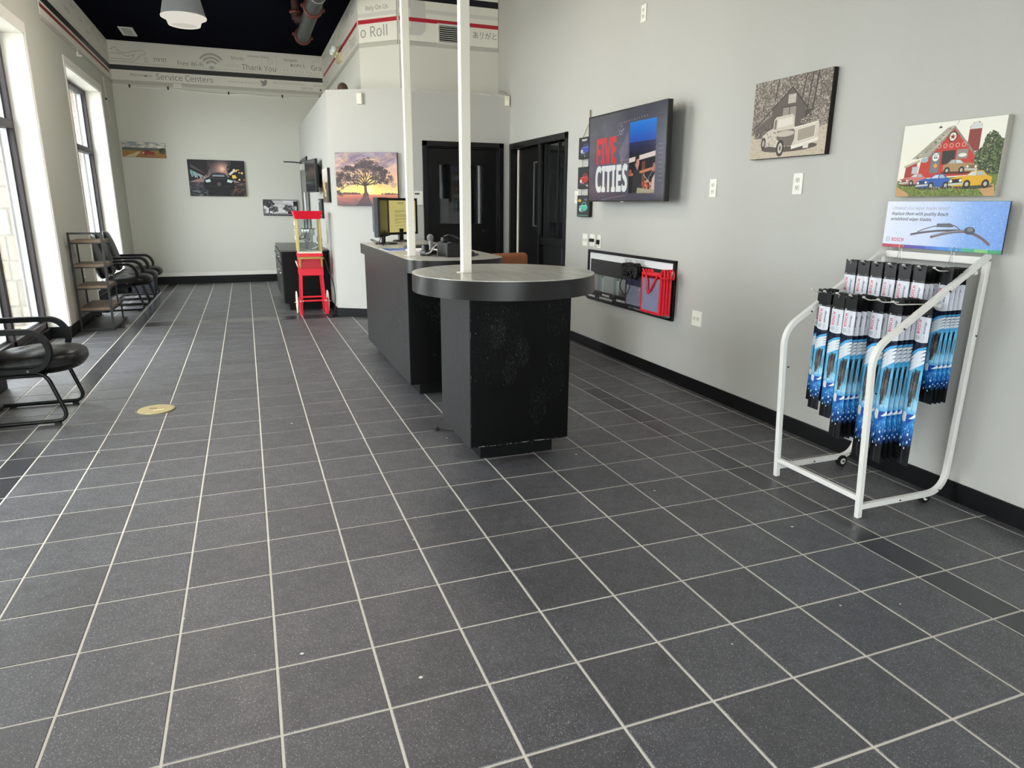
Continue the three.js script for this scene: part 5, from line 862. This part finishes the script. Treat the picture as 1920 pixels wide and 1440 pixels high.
  obj('hanger_rod', [CY(0.008, 0.008, 0.14, 10, 0, 1.18, 0), RB(0.2, 0.008, 0.012, 0.002, 0, 1.11, 0.0)], mBlackSatin, kettle);
  obj('kettle_handle', [tube([[-0.05, 0.985, 0.03], [-0.13, 0.98, 0.06]], 0.008, 0.02, 4, 8)], mBlack, kettle);
  obj('inner_cord', spline([[-0.03, 1.22, 0], [-0.04, 1.12, 0.02], [-0.08, 1.03, 0.02], [-0.12, 0.99, 0.0]], 0.005, 16, 6), mBlack, t);
  obj('scoop', [RB(0.1, 0.006, 0.07, 0.002, 0, 0, 0).rotateZ(0.35).translate(0.075, 0.87, 0.07), RB(0.14, 0.006, 0.1, 0.002, 0, 0, 0).rotateZ(-0.2).translate(-0.05, 0.845, 0.05)], M('#d3d0c4', 0.4), t);
  obj('lid_knob', [RB(0.02, 0.05, 0.02, 0.005, -0.165, 1.18, 0.06), RB(0.02, 0.05, 0.02, 0.005, -0.165, 1.0, 0.06), RB(0.03, 0.012, 0.012, 0.003, -0.17, 1.1, 0.06)], mCream, t);
}
tag(obj('appliance_cable', spline([[0.905, 0.765, -7.635], [0.94, 0.74, -7.56], [0.975, 0.6, -7.55], [1.02, 0.45, -7.5], [1.035, 0.3, -7.45], [1.02, 0.1, -7.42], [1.0, 0.012, -7.45], [0.95, 0.008, -7.52], [0.9, 0.008, -7.5], [0.99, 0.01, -7.36], [1.02, 0.012, -7.42]], 0.006, 80, 6), mRubber), 'black power cord trailing from the popcorn cart to the floor', 'cord');

// ------------------------------------------------------------------ work order rack and hanging bags
{
  const t = thing('work_order_rack', 'black framed wall rack headed WORK ORDERS with clear document pockets', 'wall rack', [XR, 0.757, -3.81], -PI / 2);
  obj('board', RB(1.52, 0.47, 0.012, 0.002, 0, 0, 0.006), M('#e9eaea', 0.4), t);
  obj('frame', extrude(frameShape(-0.772, 0.772, -0.247, 0.247, 0.024), 0.026, 0.002), mBlackSatin, t);
  obj('dark_panel', B(1.0, 0.17, 0.003, -0.22, 0.075, 0.0135), M('#232323', 0.5), t);
  obj('dark_panel', B(0.55, 0.34, 0.003, 0.44, -0.01, 0.0132), M('#232323', 0.5), t);
  obj('heading', new THREE.PlaneGeometry(0.42, 0.06).translate(0.12, 0.19, 0.0128), M('#ffffff', 0.5, 0, { map: canvasTex(420, 60, (c, w, h) => { c.fillStyle = '#e9eaea'; c.fillRect(0, 0, w, h); c.fillStyle = '#1a1a1a'; c.font = '52px sans-serif'; c.textAlign = 'center'; c.fillText('WORK ORDERS', w / 2, 50, 400); }) }), t);
  const lab = (txt) => canvasTex(300, 120, (c, w, h) => { c.fillStyle = '#121212'; c.fillRect(0, 0, w, h); c.fillStyle = '#f2f2f2'; c.font = 'bold 36px sans-serif'; c.textAlign = 'center'; txt.forEach((l, i) => c.fillText(l, w / 2, h / 2 + 14 + (i - (txt.length - 1) / 2) * 44, 280)); });
  const acr = P('#eef2f2', 0.06, { transmission: 1, thickness: 0, ior: 1.49 });
  [['IN', 'PROGRESS'], ['PENDING', 'AUTHORIZATION'], ['COMPLETED'], null, null].forEach((txt, i) => {
    const x = -0.6 + i * 0.3, p = obj('pocket', [B(0.285, 0.25, 0.003, x, -0.1, 0.06), B(0.003, 0.25, 0.045, x - 0.141, -0.1, 0.037), B(0.003, 0.25, 0.045, x + 0.141, -0.1, 0.037), B(0.285, 0.003, 0.045, x, -0.224, 0.037)], acr, t);
    if (txt) { obj('card', B(0.25, 0.2, 0.003, x, -0.09, 0.022), M(['#77726d', '#8f8b86', '#7d7975'][i], 0.6), p); obj('card_label', new THREE.PlaneGeometry(0.27, 0.09).translate(x, -0.18, 0.0622), M('#ffffff', 0.5, 0, { map: lab(txt) }), p); }
  });
}
function tote(label, z, col, clear, order, y0 = 0.565, h = 0.33, w = 0.3) {          // clear vinyl bag with coloured binding
  const t = thing('clear_tote', label, 'bag', [3.188 - order * 0.016, y0, z], -PI / 2); 
  const mb = M(col, 0.5);
  obj('vinyl_panel', [B(w - 0.02, h, 0.002, 0, h / 2, 0.006), B(w - 0.02, h, 0.002, 0, h / 2, -0.006)], P(clear, 0.12, { transmission: 0.75, thickness: 0 }), t);
  obj('binding', [extrude(frameShape(-w / 2, w / 2, 0, h, 0.02), 0.012, 0.002).translate(0, 0, -0.006), RB(w, 0.045, 0.014, 0.003, 0, h - 0.02, 0)], mb, t);
  return [t, mb, w, h];
}
for (let k = 0; k < 4; k++) {
  const [t, mb, w, h] = tote(['backmost', 'third', 'second', 'front'][k] + ' of the red-edged clear tote bags hanging on the work order rack', -3.16 + (3 - k) * 0.012 - 0.02, '#e0182c', '#d9d9ee', k * 1.3);
  obj('handle', [spline([[-0.11, h, 0.006], [-0.13, h + 0.03, 0.012], [-0.1 + k * 0.02, h - 0.05, 0.018], [-0.02, h - 0.12 - k * 0.015, 0.02], [0.07, h - 0.06, 0.018], [0.1, h, 0.006]], 0.008, 40, 6), spline([[0.1, h, -0.004], [0.15 + 0.01 * k, h + 0.04, 0.0], [0.19, h + 0.02, 0.004], [0.19, h - 0.03, 0.004], [0.15, h - 0.02, 0.0]], 0.007, 30, 6)], mb, t);
}
{
  const [t, mb, w, h] = tote('black-topped clear tote bag left of the red ones on the rack', -3.55, '#15161c', '#c9cede', 0.2, 0.56, 0.27, 0.29);
  obj('hem', RB(0.29, 0.06, 0.016, 0.003, 0, h - 0.05, 0), M('#23253f', 0.5), t);
  const wr = []; for (let i = 0; i < 26; i++) { const a = rr(0, 6), p = []; for (let j = 0; j < 6; j++) p.push([-0.06 + rr(-0.14, 0.14), h + 0.04 + rr(-0.05, 0.07), rr(-0.02, 0.03)]); wr.push(spline(p, rr(0.006, 0.011), 26, 6)); }
  obj('gathered_straps', wr, M('#0c0c0e', 0.6), t);
  obj('loop', spline([[-0.18, h - 0.02, 0.02], [-0.2, h - 0.1, 0.03], [-0.12, h - 0.17, 0.03], [-0.04, h - 0.12, 0.03], [-0.03, h - 0.02, 0.02]], 0.005, 40, 6), M('#0c0c0e', 0.6), t);
}

// ------------------------------------------------------------------ wiper blade display stand
const mStand = M('#e7e5df', 0.38);
const SZ0 = -1.065, SZ1 = -0.487;
{
  const t = thing('display_stand', 'white metal wiper blade display stand against the grey wall', 'display stand', [2.95, 0, (SZ0 + SZ1) / 2]);
  const X = (x) => x - 2.95, Z = (z) => z - (SZ0 + SZ1) / 2;
  for (const z of [SZ0 + 0.0125, SZ1 - 0.0125]) {
    obj('side_frame', [toCreasedNormals(clean(sweep2([[X(2.652), 0.0], [X(2.598), 0.82], [X(3.235), 1.226]], 0.09, 0.026, 0.025)), 0.4).translate(0, 0, Z(z)), toCreasedNormals(clean(sweep2([[X(3.228), 1.2], [X(3.205), 0.055], [X(2.66), 0.055]], 0.12, 0.026, 0.025)), 0.4).translate(0, 0, Z(z))], mStand, t);
    for (const [x, y] of [[2.636, 0.62], [2.75, 0.91], [3.0, 1.07], [3.225, 0.85], [3.16, 0.07], [2.9, 0.055]]) obj('bolt', CY(0.004, 0.004, 0.006, 8).rotateX(PI / 2).translate(X(x), y, Z(z) + 0.0135), mBlack, t);
  }
  obj('front_crossbar', RB(0.024, 0.026, SZ1 - SZ0 - 0.05, 0.003, X(2.648), 0.096, 0), mStand, t);
  obj('top_crossbar', RB(0.024, 0.036, SZ1 - SZ0 - 0.05, 0.003, X(3.222), 1.2, 0), mStand, t);
  obj('hook_bar', RB(0.018, 0.018, SZ1 - SZ0 - 0.05, 0.003, X(2.985), 1.0, 0), mStand, t);
  obj('hook_bar', RB(0.018, 0.018, SZ1 - SZ0 - 0.05, 0.003, X(3.19), 1.145, 0), mStand, t);
  for (let r = 0; r < 2; r++) for (let i = 0; i < 7; i++) {
    const z = Z(-1.02 + i * 0.08), xb = X(r ? 3.185 : 2.98), xt = X(r ? 2.945 : 2.72), y = r ? 1.15 : 1.005;
    obj('hook', [tube([[xb, y, z], [xt + 0.03, y + 0.008, z], [xt, y + 0.022, z]], 0.003, 0.02, 16, 7), new THREE.SphereGeometry(0.0065, 10, 8).scale(1.3, 0.8, 1).translate(xt, y + 0.023, z)], mSteelPaint(), t);
  }
  for (const z of [SZ0 - 0.006, SZ1 + 0.006]) {
    const sgn = z > -0.7 ? -1 : 1;
    const wheel = obj('wheel', [CY(0.032, 0.032, 0.022, 28).rotateX(PI / 2).translate(X(3.1), 0.034, Z(z) + sgn * 0.032)], mRubber, t);
    obj('hub', [CY(0.017, 0.017, 0.025, 20).rotateX(PI / 2).translate(X(3.1), 0.034, Z(z) + sgn * 0.032)], mWhite, wheel); obj('axle', [CY(0.007, 0.007, 0.04, 12).rotateX(PI / 2).translate(X(3.1), 0.034, Z(z) + sgn * 0.03)], M('#2a2a2a', 0.4), wheel);
  }
  const sg = new THREE.Group(); 
  const sign = obj('header_sign', RB(0.64, 0.235, 0.006, 0.001, 0, 0, -0.0035).rotateY(-PI / 2).translate(X(3.215), 1.352, Z(-0.752)), M('#3b3d40', 0.5), t);
  const texSign = canvasTex(1280, 470, (c, w, h) => {
    const g = c.createLinearGradient(0, 0, w, h * 0.4); g.addColorStop(0, '#dfe2f5'); g.addColorStop(0.45, '#c8d4f2'); g.addColorStop(0.75, '#7fa8e6'); g.addColorStop(1, '#6f9be0'); c.fillStyle = g; c.fillRect(0, 0, w, h);
    for (let i = 0; i < 900; i++) { const x = w * Math.sqrt(rnd()), y = rr(0, h), r = rr(2, 8); c.fillStyle = `rgba(${rnd() < 0.5 ? '60,100,190' : '235,242,255'},${rr(0.08, 0.3)})`; c.beginPath(); c.ellipse(x, y, r * 0.8, r, 0, 0, 7); c.fill(); }
    c.fillStyle = '#8a8f9c'; c.font = 'italic 46px sans-serif'; c.fillText('Checked your wiper blades lately?', 66, 84, 640); c.fillStyle = '#343741'; c.font = 'italic bold 45px sans-serif'; c.fillText('Replace them with quality Bosch', 62, 140, 640); c.fillText('windshield wiper blades.', 58, 194, 480);
    c.lineCap = 'round'; c.strokeStyle = '#4a4348'; c.lineWidth = 20; c.beginPath(); c.moveTo(330, 330); c.quadraticCurveTo(600, 270, 880, 275); c.stroke(); c.lineWidth = 9; c.beginPath(); c.moveTo(400, 300); c.quadraticCurveTo(560, 230, 720, 222); c.quadraticCurveTo(800, 220, 850, 270); c.stroke();
    poly(c, [[600, 215], [740, 208], [780, 228], [770, 246], [600, 248]], '#56525a'); c.strokeStyle = '#5b5358'; c.lineWidth = 26; c.beginPath(); c.moveTo(560, 345); c.quadraticCurveTo(760, 280, 900, 280); c.quadraticCurveTo(1040, 300, 1150, 390); c.stroke(); c.strokeStyle = '#a89fa8'; c.lineWidth = 6; c.beginPath(); c.moveTo(570, 336); c.quadraticCurveTo(760, 276, 900, 274); c.stroke(); c.strokeStyle = '#8b4a44'; c.lineWidth = 5; c.beginPath(); c.moveTo(980, 310); c.quadraticCurveTo(1060, 330, 1150, 396); c.stroke(); blob(c, 945, 272, 54, 36, '#3c3c44'); blob(c, 950, 262, 30, 18, '#74747c');
    c.strokeStyle = '#9aa0a8'; c.lineWidth = 5; c.beginPath(); c.arc(62, 388, 24, 0, 7); c.stroke(); c.beginPath(); c.moveTo(50, 372); c.lineTo(50, 404); c.moveTo(74, 372); c.lineTo(74, 404); c.moveTo(50, 388); c.lineTo(74, 388); c.stroke();
    c.fillStyle = '#c4283c'; c.font = 'bold 52px sans-serif'; c.fillText('BOSCH', 104, 408, 150);
    const cols = ['#b02a3e', '#c23a50', '#5a3fa0', '#4a4ab4', '#3d6fd0', '#3f86d6', '#4a9ad8', '#3fa884', '#7fc07a', '#2f9a6a']; cols.forEach((k, i) => { c.fillStyle = k; c.fillRect(i * w / 10, 438, w / 10 + 1, 32); });
  });
  obj('print', new THREE.PlaneGeometry(0.638, 0.233).rotateY(-PI / 2).translate(X(3.215) - 0.0012, 1.352, Z(-0.752)), M('#ffffff', 0.35, 0, { map: texSign }), sign);
  for (const z of [-0.945, -0.655]) obj('clip_ring', [new THREE.TorusGeometry(0.013, 0.0015, 6, 24).rotateY(PI / 2).translate(X(3.205), 1.24, Z(z)), tube([[X(3.203), 1.228, Z(z) - 0.006], [X(3.203), 1.18, Z(z) - 0.014]], 0.0014, 0.01, 3, 6), tube([[X(3.203), 1.228, Z(z) + 0.006], [X(3.203), 1.18, Z(z) + 0.014]], 0.0014, 0.01, 3, 6)], mSteel, sign);
}
function mSteelPaint() { return mSteelPaint.m ??= M('#dcdad3', 0.3, 0.2); }
const texPack = canvasTex(256, 1536, (c, w, h) => {                   // top third: fixed label; rest: artwork
  const L = 430; c.fillStyle = '#111216'; c.fillRect(0, 0, w, h);
  c.fillStyle = '#2a2c30'; for (let i = 0; i < 6; i++) c.fillRect(20 + i * 38, 8, 10, 26); c.fillStyle = '#e6e6ea'; c.fillRect(24, 10, 20, 20);
  c.fillStyle = '#d6d9e2'; c.beginPath(); c.moveTo(0, 36); c.lineTo(w, 36); c.lineTo(w, L - 16); c.quadraticCurveTo(w / 2, L + 18, 0, L - 26); c.fill();
  c.save(); c.translate(96, 300); c.rotate(-PI / 2); c.fillStyle = '#cf2236'; c.font = 'bold 74px sans-serif'; c.fillText('BOSCH', 0, 0, 220); c.restore();
  c.strokeStyle = '#6d7078'; c.lineWidth = 6; c.beginPath(); c.arc(72, 356, 30, 0, 7); c.stroke(); c.beginPath(); c.moveTo(58, 336); c.lineTo(58, 376); c.moveTo(86, 336); c.lineTo(86, 376); c.moveTo(58, 356); c.lineTo(86, 356); c.stroke();
  c.save(); c.translate(196, 396); c.rotate(-PI / 2); c.fillStyle = '#9296a2'; c.font = '50px sans-serif'; c.fillText('Clear', 0, 0, 90); c.fillStyle = '#23262f'; c.font = 'bold 50px sans-serif'; c.fillText('Advantage', 100, 0, 190); c.restore();
  // artwork
  const g = c.createLinearGradient(0, L, 0, h); g.addColorStop(0, '#10182f'); g.addColorStop(0.16, '#142244'); g.addColorStop(0.19, '#3f9bd4'); g.addColorStop(0.26, '#66bfe9'); g.addColorStop(0.42, '#6cbfe8'); g.addColorStop(0.54, '#a3d6ee'); g.addColorStop(0.6, '#3f96d6'); g.addColorStop(0.72, '#1c62b0'); g.addColorStop(0.82, '#0c2b5c'); g.addColorStop(0.855, '#0d0e12'); g.addColorStop(1, '#121317'); c.fillStyle = g; c.beginPath(); c.moveTo(0, L - 24); c.quadraticCurveTo(w / 2, L + 20, w, L - 14); c.lineTo(w, h); c.lineTo(0, h); c.fill();
  for (let i = 0; i < 5; i++) { const y = L + 92 + i * 33; poly(c, [[0, y + 44], [w * 0.5, y - 16], [w, y - 46], [w, y - 24 + i], [0, y + 66 + i]], i === 0 ? '#4faee8' : '#dde4ea'); }
  for (let i = 0; i < 150; i++) { const x = 150 + (rnd() + rnd() + rnd() - 1.5) * 66, y = 690 + rnd() * 120; c.strokeStyle = `rgba(${rr(12, 60) | 0},${rr(12, 56) | 0},${rr(14, 56) | 0},${rr(0.25, 0.8)})`; c.lineWidth = rr(4, 16); c.beginPath(); c.moveTo(x, y); c.lineTo(x - rr(0, 20), y + rr(90, 250)); c.stroke(); }
  for (let i = 0; i < 26; i++) { c.strokeStyle = `rgba(${rr(150, 230) | 0},${rr(150, 220) | 0},${rr(145, 215) | 0},.55)`; c.lineWidth = rr(1, 4); const x = rr(90, 205); c.beginPath(); c.moveTo(x, rr(700, 860)); c.lineTo(x - rr(0, 18), rr(870, 1020)); c.stroke(); }
  poly(c, [[20, 1080], [60, 1060], [120, 1090], [w, 1070], [w, 1100], [130, 1140], [60, 1150], [10, 1120]], '#e8eff2'); poly(c, [[110, 1080], [240, 1076], [150, 1120], [236, 1118], [130, 1170], [100, 1130]], '#1b4aa0'); blob(c, 60, 1118, 46, 36, '#e4e6e2');
  for (let i = 0; i < 60; i++) { c.fillStyle = ['rgba(90,190,245,.5)', 'rgba(10,50,120,.5)', 'rgba(160,220,250,.5)'][rnd() * 3 | 0]; c.fillRect(rr(0, w), rr(1140, 1340), rr(4, 18), rr(8, 46)); }
  for (const [x, y, r] of [[60, 1290, 20], [180, 1250, 20], [70, 1360, 16], [190, 1320, 16], [150, 1380, 12], [230, 1290, 10], [120, 1210, 10]]) { blob(c, x, y, r, r * 1.1, '#0f3f84'); blob(c, x, y + r * 0.2, r * 0.85, r * 0.8, '#cfe9f8'); blob(c, x - 2, y - r * 0.35, r * 0.6, r * 0.3, '#4f9cd8'); }
  c.fillStyle = 'rgba(120,120,125,.25)'; c.fillRect(110, 1400, 26, 130);
});
const mPack = M('#ffffff', 0.27, 0, { map: texPack, bumpMap: paintNoise, bumpScale: 0.0008 });
const mCard = M('#121214', 0.35);
function pouchGeo(L, w = 0.07, th = 0.013) {                         // a slightly puffed flat pouch, top at y = -0.055
  const pos = [], uv = [], idx = [], nx = 10, ny = 26;
  for (const side of [1, -1]) {
    const off = pos.length / 3;
    for (let j = 0; j <= ny; j++) for (let i = 0; i <= nx; i++) {
      const u = i / nx, v = j / ny, y = -0.05 - v * (L - 0.05);
      const taper = Math.min(1, v * 9 + 0.15, (1 - v) * 7 + 0.12), ridge = 0.0022 * Math.sin(u * 9 + side) * Math.sin(v * 5 + u * 3);
      pos.push((u - 0.5) * w, y, side * (th / 2 * Math.pow(Math.sin(PI * u), 0.6) * taper + ridge * Math.sin(PI * u) + 0.0006));
      const d = v * (L - 0.05), lab = 0.155; uv.push(side > 0 ? u : 1 - u, 1 - (d < lab ? d / lab * 0.33 : 0.33 + (d - lab) / (L - 0.05 - lab) * 0.67));
    }
    for (let j = 0; j < ny; j++) for (let i = 0; i < nx; i++) { const a = off + j * (nx + 1) + i, b = a + 1, c = a + nx + 1, d = c + 1; if (side > 0) idx.push(a, c, b, b, c, d); else idx.push(a, b, c, b, d, c); }
  }
  const g = new THREE.BufferGeometry(); g.setAttribute('position', new THREE.Float32BufferAttribute(pos, 3)); g.setAttribute('uv', new THREE.Float32BufferAttribute(uv, 2)); g.setIndex(idx); g.computeVertexNormals(); return g;
}
const headerGeo = (() => { const s = rectShape(-0.034, 0.034, -0.055, 0.018); const h = new THREE.Path(); h.absellipse(0, 0, 0.011, 0.006, 0, 2 * PI); s.holes.push(h); return extrude(s, 0.002).translate(0, 0, -0.001); })();
const packProto = {};
const ORD = ['first', 'second', 'third', 'fourth', 'fifth', 'sixth', 'seventh'], DEPTH = ['front', 'second', 'third', 'fourth'];
function pack(row, i, k, n, x, y, z, L) {
  const label = n === 1 ? `only wiper blade package on ${ORD[i]} hook from left, ${row} row` : `${DEPTH[k]} wiper blade package on ${ORD[i]} hook from left, ${row} row`;
  const grp = `wiper blade packages on the ${row} row of hooks`;
  let t = packProto[L];
  if (t) { t = t.clone(); t.name = numbered('wiper_package'); scene.add(t); }
  else { t = packProto[L] = thing('wiper_package', '', 'wiper blade'); obj('pouch', pouchGeo(L), mPack, t); obj('hang_tab', headerGeo, mCard, t); }
  t.userData = { label, category: 'wiper blade', group: grp };
  t.position.set(x, y, z); t.rotation.set(0, -PI / 2 + rr(-0.05, 0.05), 0);
}
// setback from the hook tip, number of packages, length
const FRONT = [[0.075, 3, 0.58], [0.015, 1, 0.6], [0.02, 2, 0.62], [0.015, 4, 0.71], [0.1, 2, 0.79], [0.125, 4, 0.79], [0.215, 1, 0.79]];
FRONT.forEach(([s, n, L], i) => { for (let k = 0; k < n; k++) { const x = 2.72 + s + k * 0.034; if (x < 2.972) pack('lower front', i, k, n, x, 1.008 + (x < 2.74 ? 0.004 : 0), -1.02 + i * 0.08, L); } });
const BACK = [[0.015, 3, 0.6], [0.015, 3, 0.6], [0.015, 4, 0.6], [0.015, 4, 0.6], [0.015, 4, 0.62], [0.015, 4, 0.62], [0.085, 4, 0.63]];
BACK.forEach(([s, n, L], i) => { for (let k = 0; k < n; k++) { const x = 2.945 + s + k * 0.03; pack('upper back', i, k, n, x, 1.153 + (x < 2.965 ? 0.004 : 0), -1.02 + i * 0.08, L); } });


{ // tiny pale chips lying on the tiles
  const g = []; for (const [x, z] of [[1.103, -2.259], [2.279, -0.525], [1.75, -1.72], [1.98, 0.05], [0.42, -0.1], [0.6, -1.0], [-0.3, -0.7], [0.08, -0.35], [1.45, 0.1], [2.2, 0.12], [-0.9, -2.7], [2.43, -1.0], [0.2, -2.9], [1.9, -1.1]]) g.push(new THREE.IcosahedronGeometry(rr(0.003, 0.006), 0).scale(1.4, 0.5, 1).translate(x, 0.002, z));
  const o = tag(obj('floor_debris', g, M('#d9d6cf', 0.8)), 'tiny pale chips scattered over the dark floor tiles', 'debris'); o.userData.kind = 'stuff';
}
renderer.render(scene, camera);
